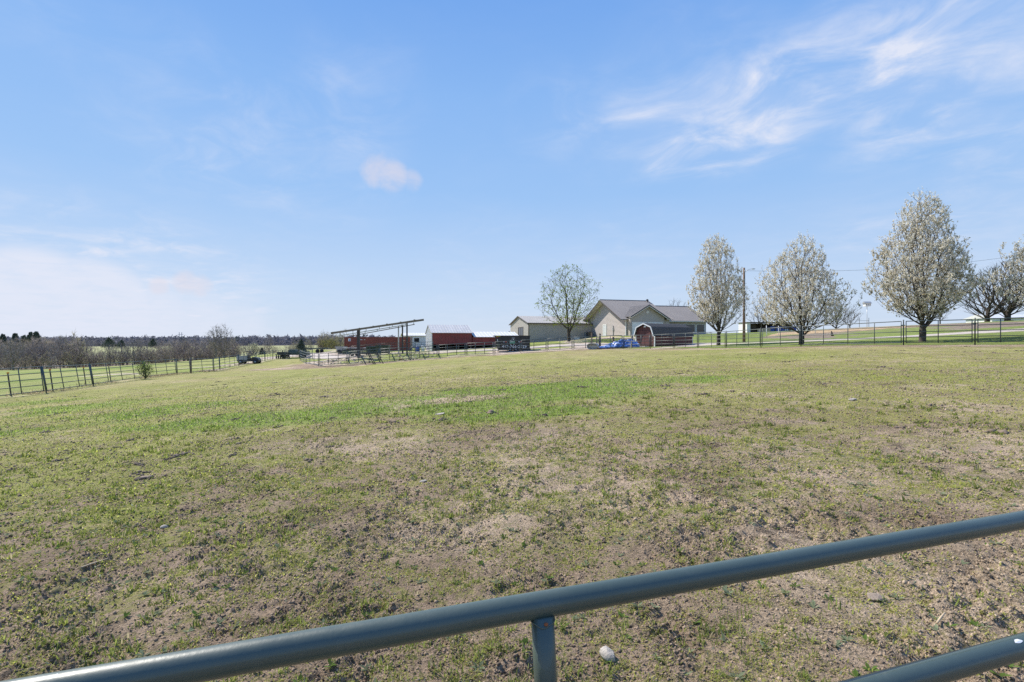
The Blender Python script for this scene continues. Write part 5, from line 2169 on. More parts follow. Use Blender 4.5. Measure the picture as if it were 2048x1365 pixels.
    mb.box((-2.6, -1.02, .96), (-2.45, 1.02, 1.6))
    mb.build('headboard', M['dkgreen'], g)
    for x in (.6, 1.4):
        mb = MB()
        mb.tube([(x, -1.1, .37), (x, -.85, .37)], .36, 14)
        mb.build('wheel', M['rubber'], g, True)


machinery()


def utility_pole():
    Y = 62.0
    x = (1488 - CX) / F * Y
    z = h1(x, Y)
    zt = CAMZ + (CY - 536) / F * Y
    g = thing('utility_pole', 'brown wooden utility pole with a small lamp arm between two blossom trees', 'utility pole', (x, Y, z))
    mb = MB()
    mb.tube([(0, 0, -.3), (-.0, 0, (zt - z) * .5), (0, 0, zt - z)], [.17, .145, .12], 12)
    mb.build('pole', M['pole_wood'], g, True)
    mb = MB()
    mb.tube([(.1, 0, zt - z - .55), (.5, 0, zt - z - .22), (.95, 0, zt - z - .12)], .025, 8)
    ar = mb.build('lamp_arm', M['galv'], g, True)
    mb = MB()
    mb.add(ICO_V * np.array([.28, .13, .08]) + np.array((1.12, 0, zt - z - .14)), ICO_F)
    mb.build('lamp_head', M['galv'], ar, True)
    mb = MB()
    mb.tube([(0, -.13, zt - z - .4), (0, -.19, zt - z - .4)], .05, 8)
    mb.build('insulator', M['white'], g)
    a = Vector((x + .05, Y, zt - .35))
    b = Vector(P(2260, 470, 70))
    mb = MB()
    pts = []
    for k in range(31):
        t = k / 30
        p = a.lerp(b, t)
        p.z -= 1.6 * 4 * t * (1 - t)
        pts.append(p)
    mb.tube(pts, .014, 5)
    tag(mb.build('power_line', M['wire'], None, True), 'thin power line running from the utility pole above the blossom trees', 'cable')


utility_pole()


def lawn_things():
    def at(px, Y):
        x = (px - CX) / F * Y
        return (x, Y, h1(x, Y))
    g = thing('bird_house', 'white martin house on a tall thin pole between the blossom trees', 'birdhouse', at(1734, 80))
    z = g.location.z
    top = CAMZ + (CY - 613) / F * 80 - z
    mb = MB()
    mb.tube([(0, 0, -.2), (0, 0, top)], .035, 8)
    mb.build('pole', M['galv'], g, True)
    mb = MB()
    mb.box((-.42, -.3, top), (.42, .3, top + .42))
    b = mb.build('box', M['white'], g)
    mb = MB()
    for k in range(3):
        mb.tube([(-.28 + k * .28, -.31, top + .22), (-.28 + k * .28, -.302, top + .22)], .06, 8)
    mb.build('entry_hole', M['gap_shade'], b)
    mb = MB()
    mb.prism([(-.4, top + .425), (.4, top + .425), (0, top + .74)], -.55, .55, 'x')
    mb.build('roof', M['grey_paint'], g)
    for (px, Y, lab) in ((1727, 86, 'thin metal clothesline frame near the birdhouse pole'),):
        t = thing('clothesline', lab, 'clothesline', at(px, Y))
        for s in (-.7, .9):
            mb = MB()
            mb.tube([(s, 0, -.2), (s, 0, 1.6)], .035, 6)
            mb.build('pole', M['steel_dark'], t)
        mb = MB()
        mb.tube([(-.7, 0, 1.1), (.9, 0, 1.1)], .03, 6)
        mb.build('crossbar', M['steel_dark'], t)
    for (px, Y, h_, lab) in ((1533, 72, 1.55, 'white marker pole in front of the tan board on the lawn'), (1557, 74, 1.3, 'white marker pole in front of the blue stack'), (1630.5, 72, 1.75, 'tall white marker pole before the ploughed garden')):
        mb = MB()
        mb.tube([(0, 0, -.1), (0, 0, h_)], .045, 8)
        tag(mb.build('marker_pole', M['white'], None, True, loc=at(px, Y)), lab, 'pole', 'white poles on the lawn')
    g = thing('tree_stump', 'small dark leaning stump at the edge of the ploughed garden', 'stump', at(1665, 64))
    mb = MB()
    mb.tube([(0, 0, -.05), (-.08, 0, .3), (-.13, .02, .62)], [.17, .12, .06], 8)
    mb.build('trunk', M['bark'], g, True)
    mb = MB()
    mb.tube([(.0, 0, .02), (.2, 0, .08)], [.09, .03], 6)
    mb.build('root', M['bark'], g, True)
    # open shed with blue stack beyond the lawn
    bx, by, bz = at(1494, 104)
    g = thing('open_shed', 'low open fronted shed with a white end wall behind the round blossom tree', 'shed', (bx, by, bz), .05)
    mb = MB()
    mb.box((0, 0, -.3), (.7, 3.5, 2.0))
    mb.build('end_wall', M['white'], g)
    mb = MB()
    mb.box((.71, 3.3, -.3), (11.5, 3.5, 1.95))
    mb.build('back_wall', M['brick_brown'], g)
    mb = MB()
    mb.box((-.2, -.4, 2.01), (11.8, 3.8, 2.12))
    mb.build('roof', M['brick_brown'], g)
    for x in (3.0, 6.0, 9.0, 11.4):
        mb = MB()
        mb.box((x - .08, 0, -.3), (x + .08, .16, 2.0))
        mb.build('post', M['wood'], g)
    mb = MB()
    mb.box((.75, 1.2, -.3), (2.6, 3.2, 1.7))
    tag(mb.build('hay_stack', M['brick_brown'], None, loc=(bx, by, bz), rot=(0, 0, .05)), 'dark stack inside the open shed beside its white wall', 'stack')
    mb = MB()
    mb.beam((2.0, -.35, .32), (4.7, -.35, .32), .06, .85)
    tag(mb.build('tan_board', M['haytan'], None, loc=(bx, by, bz), rot=(0, 0, .05)), 'wide tan board leaning at the front of the open shed', 'board')
    g2 = thing('blue_stack', 'blue sheeted stack with white pipes under the open shed', 'stack', (bx + 5.0, by + .2, bz), .05)
    mb = MB()
    mb.box((0, .2, -.2), (5.4, 2.4, 1.25))
    mb.build('sheet', M['blue'], g2)
    for x in (3.1, 3.5, 4.3):
        mb = MB()
        mb.tube([(x, .12, -.1), (x, .12, 1.2)], .12, 8)
        mb.build('pipe', M['white'], g2, True)
    # white building on the right horizon
    wx, wy = (1984 - CX) / F * 104, 104
    g = thing('white_building', 'long low white building behind the bare trees on the rise', 'building', (wx, wy, h1(wx, wy) - 1.0), 0.0)
    mb = MB()
    mb.box((0, 0, -.4), (18, 6, 2.1))
    mb.build('wall', M['white'], g)
    mb = MB()
    mb.prism([(-.4, 2.105), (6.4, 2.105), (3, 3.0)], -.4, 18.4, 'x')
    mb.build('roof', M['white_roof'], g)
    mb = MB()
    for k in range(3):
        mb.box((3 + k * 5, -.03, .9), (4.4 + k * 5, -.005, 1.7))
    mb.build('window_band', M['glass_dark'], g)


lawn_things()


# ------------------------------------------------------------------ trees
def fan_limbs(trunk, k, rng, prof, ht, z0, rx, reach=.86, nseg=7, lo=.30, hi=.97, skew=0.0):
    """main limbs that leave the trunk top and sweep upward; returns nodes, parents"""
    nodes = [tuple(p) for p in trunk]
    par = [i - 1 for i in range(len(trunk))]
    zs, rs = [p[0] for p in prof], [p[1] for p in prof]
    for j in range(k):
        te = lo + (hi - lo) * ((j + .5) / k)
        a = j * 2.4 + rng.uniform(-.4, .4)
        Rl = reach * float(np.interp(te, zs, rs)) * rx * rng.uniform(.72, 1.0)
        if te > .86:
            Rl *= .5
        st = len(trunk) - 1 - (j % 3)
        p0 = np.array(nodes[st])
        ze = z0 + te * (ht - z0)
        wob = rng.normal(0, .05 * rx, (nseg, 2))
        prev = st
        for i in range(1, nseg + 1):
            t = i / nseg
            r_ = Rl * t ** .80
            z_ = p0[2] + (ze - p0[2]) * t ** 1.18
            nodes.append((p0[0] + r_ * math.cos(a) + wob[i - 1, 0] * t + skew * t * te, p0[1] + r_ * math.sin(a) + wob[i - 1, 1] * t, z_))
            par.append(prev)
            prev = len(nodes) - 1
    return np.array(nodes), par


def grow(pts, trunk, bf=.35, down=1.6, up=.25, tpar=None):
    """greedy spanning tree that prefers short paths and rising limbs; returns nodes, parents"""
    nt = len(trunk)
    N = nt + len(pts)
    P_ = np.concatenate([trunk, pts])
    par = np.full(N, -1)
    path = np.zeros(N)
    for i in range(1, nt):
        par[i] = i - 1 if tpar is None else tpar[i]
        path[i] = path[par[i]] + np.linalg.norm(P_[i] - P_[par[i]])
    best = np.full(N, 1e18)
    bp = np.full(N, -1)
    free = np.zeros(N, bool)
    free[nt:] = True

    def relax(q):
        d = P_ - P_[q]
        L = np.linalg.norm(d, axis=1) + 1e-6
        ris = d[:, 2] / L
        c = L * (1 + down * np.clip(up - ris, 0, 2)) + bf * path[q]
        b = free & (c < best)
        best[b] = c[b]
        bp[b] = q

    for i in range(max(0, nt - 6) if tpar is None else 5, nt):
        relax(i)
    for _ in range(len(pts)):
        c = np.where(free, best, 1e18)
        i = int(np.argmin(c))
        par[i] = bp[i]
        path[i] = path[bp[i]] + np.linalg.norm(P_[i] - P_[bp[i]])
        free[i] = False
        relax(i)
    order = np.argsort(path)
    # smooth
    for _ in range(2):
        ch_s = np.zeros_like(P_)
        ch_n = np.zeros(N)
        for i in range(1, N):
            if par[i] >= 0:
                ch_s[par[i]] += P_[i]
                ch_n[par[i]] += 1
        m = (ch_n > 0) & (np.arange(N) >= nt)
        P_[m] = P_[m] * .5 + .25 * P_[par[m]] + .25 * ch_s[m] / ch_n[m][:, None]
    w = np.zeros(N)
    haskid = np.zeros(N, bool)
    haskid[par[par >= 0]] = True
    w[~haskid] = 1
    for i in order[::-1]:
        if par[i] >= 0:
            w[par[i]] += w[i]
    return P_, par, w, haskid


def limb_mesh(P_, par, rad, k=5):
    e = np.where(par >= 0)[0]
    a, b = P_[par[e]], P_[e]
    ra = np.minimum(rad[par[e]], rad[e] * 1.35 + .002)
    rb = rad[e]
    t = b - a
    L = np.linalg.norm(t, axis=1, keepdims=True) + 1e-9
    t = t / L
    ref = np.where(np.abs(t[:, 2:3]) < .9, np.array([[0, 0, 1.0]]), np.array([[0, 1.0, 0]]))
    s = np.cross(t, ref)
    s /= np.linalg.norm(s, axis=1, keepdims=True)
    u = np.cross(s, t)
    an = np.arange(k) * 2 * np.pi / k
    ring = s[:, None] * np.cos(an)[None, :, None] + u[:, None] * np.sin(an)[None, :, None]
    V0 = (a - t * ra[:, None] * .3)[:, None] + ring * ra[:, None, None]
    V1 = b[:, None] + ring * rb[:, None, None]
    V = np.concatenate([V0, V1], 1).reshape(-1, 3)
    n = len(e)
    base = np.arange(n)[:, None] * 2 * k
    j = np.arange(k)[None]
    j2 = (j + 1) % k
    F1 = np.stack([base + j, base + j2, base + k + j2], -1).reshape(-1, 3)
    F2 = np.stack([base + j, base + k + j2, base + k + j], -1).reshape(-1, 3)
    return V, np.concatenate([F1, F2])


def twigs(P_, sel, n_per, L0, w, rng, up=.6, spread=1.0, droop=0.0):
    i = np.repeat(sel, n_per)
    n = len(i)
    d = rng.normal(0, spread, (n, 3))
    d[:, 2] += up
    d /= np.linalg.norm(d, axis=1, keepdims=True)
    L = L0 * rng.uniform(.4, 1.3, n)[:, None]
    a = P_[i]
    b = a + d * L
    b[:, 2] -= droop * L[:, 0]
    s = np.cross(d, rng.normal(0, 1, (n, 3)))
    s /= np.linalg.norm(s, axis=1, keepdims=True)
    V = np.stack([a - s * w / 2, a + s * w / 2, b], 1).reshape(-1, 3)
    k = np.arange(n) * 3
    return V, np.stack([k, k + 1, k + 2], 1), b


def petals(ctr, size, rng, pal, wts, nq=2):
    n = len(ctr) * nq
    c = np.repeat(ctr, nq, 0) + rng.normal(0, size * .35, (n, 3))
    a = rng.normal(0, 1, (n, 3))
    a /= np.linalg.norm(a, axis=1, keepdims=True)
    b = np.cross(a, rng.normal(0, 1, (n, 3)))
    b /= np.linalg.norm(b, axis=1, keepdims=True)
    s = size * rng.uniform(.5, 1.25, n)[:, None]
    V = np.stack([c - a * s * .5 - b * s * .25, c + a * s * .1 - b * s * .5, c + a * s * .5 + b * s * .2, c - a * s * .15 + b * s * .5], 1).reshape(-1, 3)
    k = np.arange(n) * 4
    F_ = np.concatenate([np.stack([k, k + 1, k + 2], 1), np.stack([k, k + 2, k + 3], 1)])
    ci = rng.choice(len(pal), n, p=wts)
    col = np.array(pal)[ci] * rng.uniform(.8, 1.12, n)[:, None]
    return V, F_, np.repeat(col, 4, 0)


def crown_points(n, rng, prof, ht, z0, rx, ry, skew=0.0, shell=.55):
    """points inside an outline; prof: list of (relative height, relative radius)"""
    zs, rs = np.array([p[0] for p in prof]), np.array([p[1] for p in prof])
    t = rng.uniform(0, 1, n * 6)
    r_ = np.interp(t, zs, rs)
    keep = rng.random(n * 6) < np.clip(r_, 0.06, 1) ** 1.6
    t, r_ = t[keep][:n], r_[keep][:n]
    an = rng.uniform(0, 2 * np.pi, len(t))
    lump = 0.62 + .60 * vnoise(an * 3.4, t * 3.2, 1.0, int(rng.integers(1, 999)))
    rr = r_ * lump * rng.random(len(t)) ** shell
    return np.stack([rr * np.cos(an) * rx + skew * t, rr * np.sin(an) * ry, z0 + t * (ht - z0)], 1)


PAL_BLOSSOM = [(.90, .86, .78), (.80, .75, .63), (.62, .56, .40), (.34, .31, .14), (.30, .22, .14)]
WTS_BLOSSOM = [.52, .24, .11, .08, .05]


def blossom_tree(px, py, Y, ht, rx, prof, label, seed, z0=1.9, skew=0.0, trunk_r=.19, n=1300, tilt=0.0, dens=1.0, psize=.072, limbs=16):
    x = (px - CX) / F * Y
    z = h1(x, Y)
    rng = np.random.default_rng(seed)
    g = thing('blossom_tree', label, 'tree', (x, Y, z), 0, 'white blossoming pear trees')
    pts = crown_points(n, rng, prof, ht, z0, rx, rx * .95, skew)
    tz = np.linspace(-.15, z0 * .98, 6)
    trunk = np.stack([tz * tilt + .02 * np.sin(tz * 3), .02 * np.cos(tz * 2), tz], 1)
    trunk, tpar = fan_limbs(trunk, limbs, rng, prof, ht, z0, rx, .80, 7, .30, .98, skew)
    P_, par, w, kid = grow(pts, trunk, .30, 2.2, .55, tpar)
    rad = .0055 * w ** .54
    rad = rad / rad[0] * trunk_r
    rad = np.maximum(rad, .006)
    rad[0] *= 1.25
    big = rad > .02
    V, Fm = limb_mesh(P_, par, rad, 6)
    tr = put('trunk', np_mesh('trunk', V, Fm, M['bark'], True), g)
    tip = np.where(~kid)[0]
    mid = np.where(kid & (rad < .022) & (np.arange(len(P_)) > len(trunk)))[0]
    V1, F1, e1 = twigs(P_, tip, 5, .46, .011, rng, 1.5, .6)
    V2, F2, e2 = twigs(P_, mid, 3, .38, .011, rng, 1.2, .8)
    put('twigs', np_mesh('twigs', np.concatenate([V1, V2]), np.concatenate([F1, F2 + len(V1)]), M['bark'], False), g)['kind'] = 'stuff'
    # blossom clusters along twigs, more toward the outside
    srcs = np.concatenate([np.repeat(tip, 5), np.repeat(mid, 3)])
    ends = np.concatenate([e1, e2])
    cs = []
    for rep in range(int(12 * dens)):
        t = rng.uniform(.05, 1.05, len(ends))[:, None]
        cs.append(P_[srcs] * (1 - t) + ends * t)
    cs = np.concatenate(cs)
    clump = fbm(cs[:, 0] * 1.0 + cs[:, 1] * .4, cs[:, 2] * 1.0 + cs[:, 1] * .6, .55, seed + 5, 3)
    relr = np.hypot(cs[:, 0], cs[:, 1]) / rx
    keep = rng.random(len(cs)) < np.clip((clump - .34) * 3.6, .06, .9) * np.clip(.35 + relr, 0, 1)
    cs = cs[keep]
    v, f, c = petals(cs, psize, rng, PAL_BLOSSOM, WTS_BLOSSOM, 2)
    put('blossom', np_mesh('blossom', v, f, M['petal'], False, c), g)['kind'] = 'stuff'
    return g


def ppx(px, Y):
    return (px - CX) / F * Y


# tree profiles: relative height (0 crown base .. 1 top), relative radius
blossom_tree(1437, 691, 52, 216 / F * 52, 62 / F * 52, [(0, .22), (.07, .60), (.16, .88), (.28, 1.0), (.42, .92), (.56, .72), (.70, .60), (.84, .52), (.94, .36), (1, .10)],
             'narrow pointed white blossom tree beside the utility pole', 41, 1.7, -.3, .20, 1500)
blossom_tree(1603, 689, 42, 218 / F * 42, 99 / F * 42, [(0, .30), (.07, .70), (.16, .95), (.26, 1.0), (.40, .90), (.55, .78), (.70, .60), (.84, .42), (.94, .26), (1, .08)],
             'round spreading white blossom tree behind the fence, sparser at its edge', 52, 1.15, .1, .23, 1500, dens=.85)
blossom_tree(1845, 684, 36, 295 / F * 36, 101 / F * 36, [(0, .22), (.07, .58), (.16, .86), (.27, 1.0), (.40, .94), (.54, .78), (.68, .62), (.82, .46), (.93, .30), (1, .10)],
             'tallest white blossom tree behind the closed pipe gate', 63, 1.5, .0, .22, 2200, dens=.92)
blossom_tree(2122, 676, 33, 8.2, 3.9, [(0, .3), (.1, .8), (.25, 1.0), (.45, .9), (.65, .66), (.8, .45), (1, .08)],
             'half visible pinkish blossom tree at the picture edge', 74, 1.5, .0, .20, 1300, dens=.75)


def leafing_tree():
    px, Y = 1138, 83.0
    x = ppx(px, Y)
    z = h1(x, Y)
    rng = np.random.default_rng(90)
    ht = CAMZ + (CY - 530) / F * Y - z
    g = thing('leafing_tree', 'tall open tree with fresh yellow green leaves in front of the tan building', 'tree', (x, Y, z))
    prof = [(0, .55), (.12, .85), (.3, .95), (.5, 1.0), (.7, .95), (.85, .72), (.95, .45), (1, .2)]
    pts = crown_points(620, rng, prof, ht, 2.6, 61 / F * Y, 56 / F * Y, 0, .5)
    tz = np.linspace(-.2, 2.7, 5)
    trunk = np.stack([-.05 * tz, .02 * tz, tz], 1)
    trunk, tpar = fan_limbs(trunk, 8, rng, prof, ht, 2.6, 61 / F * Y, .9, 7, .3, 1.0)
    P_, par, w, kid = grow(pts, trunk, .35, 1.5, .35, tpar)
    rad = .008 * w ** .58
    rad = np.maximum(rad / rad[0] * .27, .011)
    V, Fm = limb_mesh(P_, par, rad, 6)
    put('trunk', np_mesh('trunk', V, Fm, M['bark'], True), g)
    tip = np.where(~kid)[0]
    mid = np.where(kid & (rad < .04) & (np.arange(len(P_)) > 6))[0]
    V1, F1, e1 = twigs(P_, tip, 5, 1.0, .022, rng, .1, .8, .35)
    V2, F2, e2 = twigs(P_, mid, 2, .8, .022, rng, .1, .8, .25)
    put('twigs', np_mesh('twigs', np.concatenate([V1, V2]), np.concatenate([F1, F2 + len(V1)]), M['bark'], False), g)['kind'] = 'stuff'
    src = np.concatenate([np.repeat(tip, 5), np.repeat(mid, 2)])
    ends = np.concatenate([e1, e2])
    cs = []
    for rep in range(3):
        t = rng.uniform(.3, 1.05, len(ends))[:, None]
        cs.append(P_[src] * (1 - t) + ends * t)
    cs = np.concatenate(cs)
    cl = fbm(cs[:, 0] + cs[:, 1] * .5, cs[:, 2] + cs[:, 1] * .3, 1.4, 8, 3)
    cs = cs[rng.random(len(cs)) < np.clip((cl - .40) * 5, .04, .9)]
    v, f, c = petals(cs, .135, rng, [(.29, .37, .03), (.36, .40, .04), (.19, .26, .02)], [.45, .3, .25], 2)
    put('leaves', np_mesh('leaves', v, f, M['leaf'], False, c), g)['kind'] = 'stuff'


leafing_tree()


def bare_variant(seed, ht, rx, n, z0, trunk_r, stems=1, twig_n=4, twig_l=.8, tw=.03, k=4):
    rng = np.random.default_rng(seed)
    prof = [(0, .45), (.15, .8), (.4, 1.0), (.65, .92), (.85, .62), (1, .15)]
    pts = crown_points(n, rng, prof, ht, z0, rx, rx, 0, .5)
    tz = np.linspace(-.3, z0, 5)
    trunk = np.stack([.05 * np.sin(tz + seed), .05 * np.cos(tz * 1.3), tz], 1)
    P_, par, w, kid = grow(pts, trunk, .5, 1.7, .35)
    rad = w ** .5
    rad = np.maximum(rad / rad[0] * trunk_r, tw * .45)
    V, Fm = limb_mesh(P_, par, rad, k)
    tip = np.where(~kid)[0]
    mid = np.where(kid & (rad < trunk_r * .3))[0]
    V1, F1, _ = twigs(P_, tip, twig_n, twig_l, tw, rng, .5, .7)
    V2, F2, _ = twigs(P_, mid, 2, twig_l * .8, tw, rng, .5, .8)
    return (V, Fm), (np.concatenate([V1, V2]), np.concatenate([F1, F2 + len(V1)]))


# valley treeline: individual bare trees in front, woodland mass behind
variants = []
for s, (ht, rx, n, z0, r) in enumerate([(8.8, 2.8, 200, 1.8, .22), (7.5, 1.9, 150, 2.0, .15), (9.4, 2.4, 190, 2.4, .18), (6.2, 2.2, 130, .9, .12), (8.2, 1.7, 140, 2.2, .13)]):
    (tv, tf), (wv, wf) = bare_variant(700 + s, ht, rx, n, z0, r, twig_n=5, twig_l=1.1, tw=.05)
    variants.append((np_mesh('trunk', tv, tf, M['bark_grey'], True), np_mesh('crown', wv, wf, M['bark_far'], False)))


def place_bare(px, Y, var, sc, label, group, rot=0.0, squash=1.0):
    x = ppx(px, Y)
    g = thing('bare_tree', label, 'tree', (x, Y, h1(x, Y) - .1), rot, group)
    g.scale = (sc * squash, sc * squash, sc)
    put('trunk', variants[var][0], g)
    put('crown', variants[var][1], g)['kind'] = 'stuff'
    return g


def tree_words(px, sc, v):
    spot = 'over the first leaning panel' if px < 93 else 'over the second leaning panel' if px < 187 else 'over the third leaning panel' if px < 292 else 'past the green shrub' if px < 354 else 'over the fifth leaning panel' if px < 428 else 'beyond the narrow pipe gate'
    return f"{'taller' if sc > .68 else 'lower'} {'broad' if v in (0, 2) else 'bushy' if v == 3 else 'slender'} bare grey tree at the far field edge, seen {spot}"


place_bare(26, 116, 0, .82, 'forked bare tree standing in front of the woodland at the edge of the bright field', 'bare trees in the valley', .4, 1.15)
rt = np.random.default_rng(77)
for i in range(46):
    px = -60 + i * 12.2 + rt.uniform(-4, 4)
    if px < 130:
        Y = rt.uniform(124, 134)
    elif px < 330:
        Y = rt.uniform(132, 142)
    else:
        Y = rt.uniform(146, 165)
    sc = rt.uniform(.62, .92) * (1.0 if px < 140 else .86 if px < 330 else .80)
    v_ = int(rt.integers(0, 5))
    place_bare(px, Y, v_, sc, tree_words(px, sc, v_), 'bare trees in the valley', rt.uniform(0, 6))
place_bare(432, 128, 2, .90, 'tall bare tree rising above the treeline, nearer the pylon', 'tall bare trees above the treeline', 1.0, 1.1)
place_bare(447, 130, 0, .98, 'taller of two bare trees rising above the treeline', 'tall bare trees above the treeline', 2.0, 1.0)
place_bare(538, 190, 1, 1.05, 'lone thin bare tree standing before the pale valley meadow', 'bare trees in the valley', 2.0, 1.0)
place_bare(648, 128, 3, .75, 'small grey bare tree left of the container', 'bare trees near the container', 1.0, 1.1)
place_bare(664, 132, 3, .7, 'smaller bare tree close to the container end', 'bare trees near the container', 4.0, 1.2)


def woodland():
    """the wood behind the treeline, one mass of bare trunks and twigs"""
    rng = np.random.default_rng(3)
    lows = []
    for s in range(4):
        (tv, tf), (wv, wf) = bare_variant(800 + s, 7.5, 2.7, 50, .7, .12, twig_n=8, twig_l=1.3, tw=.085, k=3)
        V = np.concatenate([tv, wv])
        Fm = np.concatenate([tf, wf + len(tv)])
        lows.append((V, Fm))
    parts = []

    def add(px, Y, sc, col):
        v, f = lows[int(rng.integers(0, 4))]
        x = ppx(px, Y)
        a = rng.uniform(0, 6.28)
        c, s = math.cos(a), math.sin(a)
        q = v * sc
        q = np.stack([q[:, 0] * c - q[:, 1] * s + x, q[:, 0] * s + q[:, 1] * c + Y, q[:, 2] + h1(x, Y)], 1)
        parts.append((q, f, np.repeat(np.array(col)[None] * rng.uniform(.75, 1.25), len(q), 0)))

    g1, g2, g3 = (.300, .262, .240), (.265, .250, .262), (.325, .292, .200)
    for i in range(270):
        px = rng.uniform(-160, 160)
        add(px, rng.uniform(128, 240), rng.uniform(.75, 1.15), g1 if rng.random() < .8 else g3)
    for i in range(60):
        add(rng.uniform(140, 340), rng.uniform(136, 150), rng.uniform(.35, .7), g1 if rng.random() < .7 else g3)
    for i in range(100):
        add(rng.uniform(320, 470), rng.uniform(148, 200), rng.uniform(.6, .85), g1 if rng.random() < .75 else g3)
    for i in range(70):
        add(rng.uniform(460, 640), rng.uniform(130, 190), rng.uniform(.25, .5), g1 if rng.random() < .5 else g3)
    for i in range(40):
        add(rng.uniform(640, 690), rng.uniform(118, 150), rng.uniform(.3, .6), g1 if rng.random() < .4 else g3)
    for i in range(230):
        px = rng.uniform(-120, 480)
        y0 = 118 if px < 150 else 130 if px < 340 else 144
        add(px, y0 + rng.uniform(0, 14), rng.uniform(.28, .55), g3 if rng.random() < .45 else g1)
    for i in range(130):
        add(rng.uniform(60, 420), rng.uniform(405, 470), rng.uniform(.7, 1.0), g2)
    V, Fm, Cc = join_parts(parts)
    kind(put('woodland', np_mesh('woodland', V, Fm, M['far_twig'], False, Cc)), 'stuff')


woodland()


def far_ridge():
    """wooded ridge along the horizon"""
    rng = np.random.default_rng(12)
    n = 5200
    px = rng.uniform(-500, 2500, n)
    px[:3600] = rng.uniform(-200, 760, 3600)
    Y = rng.uniform(560, 1150, n)
    x = (px - CX) / F * Y
    z = H(x, Y)
    ht = rng.uniform(8.5, 11, n)
    m = 26
    th = rng.uniform(0, 6.28, (n, m))
    t = rng.random((n, m))
    rr = 3.6 * np.sqrt(rng.random((n, m))) * (1 - .5 * t)
    c = np.stack([x[:, None] + rr * np.cos(th), Y[:, None] + rr * np.sin(th), z[:, None] + t * ht[:, None]], -1)
    d1 = rng.normal(0, 1.3, (n, m, 3))
    d2 = rng.normal(0, 1.3, (n, m, 3))
    V = np.stack([c, c + d1, c + d2], 2).reshape(-1, 3)
    k = np.arange(n * m) * 3
    base = np.array([.200, .200, .232])  # distance haze is mixed into this lighter blue-grey wood tone
    col = np.repeat(base[None] * rng.uniform(.75, 1.25, (n, 1)), m * 3, 0)
    pine = np.repeat(rng.random(n) < .06, m * 3)
    col = np.where(pine[:, None], np.array([.085, .105, .105]), col)
    kind(put('ridge_woods', np_mesh('ridge_woods', V, np.stack([k, k + 1, k + 2], 1), M['far_twig'], False, col)), 'stuff')


far_ridge()


def conifer(px, Y, ht, rx, label, group, seed, base_px=None):
    x = ppx(px, Y)
    rng = np.random.default_rng(seed)
    g = thing('evergreen_tree', label, 'tree', (x, Y, h1(x, Y)), 0, group)
    mb = MB()
    mb.tube([(0, 0, -.2), (0, 0, ht * .9)], [ht * .025, .02], 6)
    mb.build('trunk', M['bark'], g, True)
    n = 1300
    t = rng.random(n) ** .8
    an = rng.uniform(0, 6.28, n)
    lump = .7 + .5 * vnoise(an * 2.5, t * 9, 1.0, seed)
    rr = rx * (1 - t) ** .75 * lump * np.sqrt(rng.random(n))
    c = np.stack([rr * np.cos(an), rr * np.sin(an), ht * (.08 + .92 * t)], 1)
    s = ht * .075
    v, f, cc = petals(c, s, rng, [(.115, .140, .105), (.135, .160, .115), (.100, .122, .095)], [.4, .3, .3], 1)  # needle tones lightened so the colour carries the distance haze
    put('crown', np_mesh('crown', v, f, M['needle'], False, cc), g)['kind'] = 'stuff'


for i, (px, Y, ht, rx, lab) in enumerate([(6, 235, 10.2, 3.0, 'dark evergreen showing above the bare wood at the picture edge'), (30, 240, 10.4, 2.6, 'second dark evergreen above the bare wood'),
                                          (61, 236, 11.2, 2.6, 'pointed dark evergreen above the bare wood, left of the tallest'), (72, 230, 11.6, 2.8, 'tallest dark evergreen above the bare wood'), (48, 240, 9.6, 2.8, 'low dark evergreen between the pointed ones')]):
    conifer(px, Y, ht, rx, lab, 'evergreens above the bare wood', 900 + i)
conifer(218, 405, 8.2, 6.5, 'broad dark cedar at the near edge of the valley meadow', 'cedars by the valley meadow', 920)
conifer(243, 408, 6.5, 5, 'smaller dark cedar beside the broad one at the valley meadow', 'cedars by the valley meadow', 921)
conifer(306, 406, 7.5, 4.5, 'dark cedar at the far end of the valley meadow', 'cedars by the valley meadow', 922)
conifer(602, 96, 2.9, 1.35, 'small dark evergreen standing behind the pasture corner', 'small evergreens', 923)
conifer(524, 150, 2.4, 1.3, 'little evergreen bush among the valley shrubs', 'small evergreens', 924)


def bush(px, Y, ht, rx, label, seed, pal, wts, n=900, leaf=.09, bare=True, name='shrub', cat='shrub', group=None):
    x = ppx(px, Y)
    rng = np.random.default_rng(seed)
    g = thing(name, label, cat, (x, Y, h1(x, Y)), 0, group)
    prof = [(0, .5), (.3, .95), (.6, 1), (.85, .7), (1, .2)]
    pts = crown_points(160, rng, prof, ht, .15 * ht, rx, rx, 0, .5)
    tz = np.linspace(-.1, .14 * ht, 3)
    trunk = np.stack([0 * tz, 0 * tz, tz], 1)
    P_, par, w, kid = grow(pts, trunk, .5, 1.4, .3)
    rad = np.maximum(.008 * w ** .5, .008) * ht / 2
    V, Fm = limb_mesh(P_, par, rad, 4)
    put('stem', np_mesh('stem', V, Fm, M['bark'], True), g)
    V1, F1, e1 = twigs(P_, np.arange(len(P_)), 4, ht * .16, .012 * ht / 2, rng, .6, .8)
    put('twigs', np_mesh('twigs', V1, F1, M['bark_grey'], False), g)['kind'] = 'stuff'
    if n:
        c = np.concatenate([e1, P_[rng.integers(3, len(P_), n)] + rng.normal(0, rx * .08, (n, 3))])
        v, f, cc = petals(c, leaf, rng, pal, wts, 1)
        put('leaves', np_mesh('leaves', v, f, M['leaf'], False, cc), g)['kind'] = 'stuff'


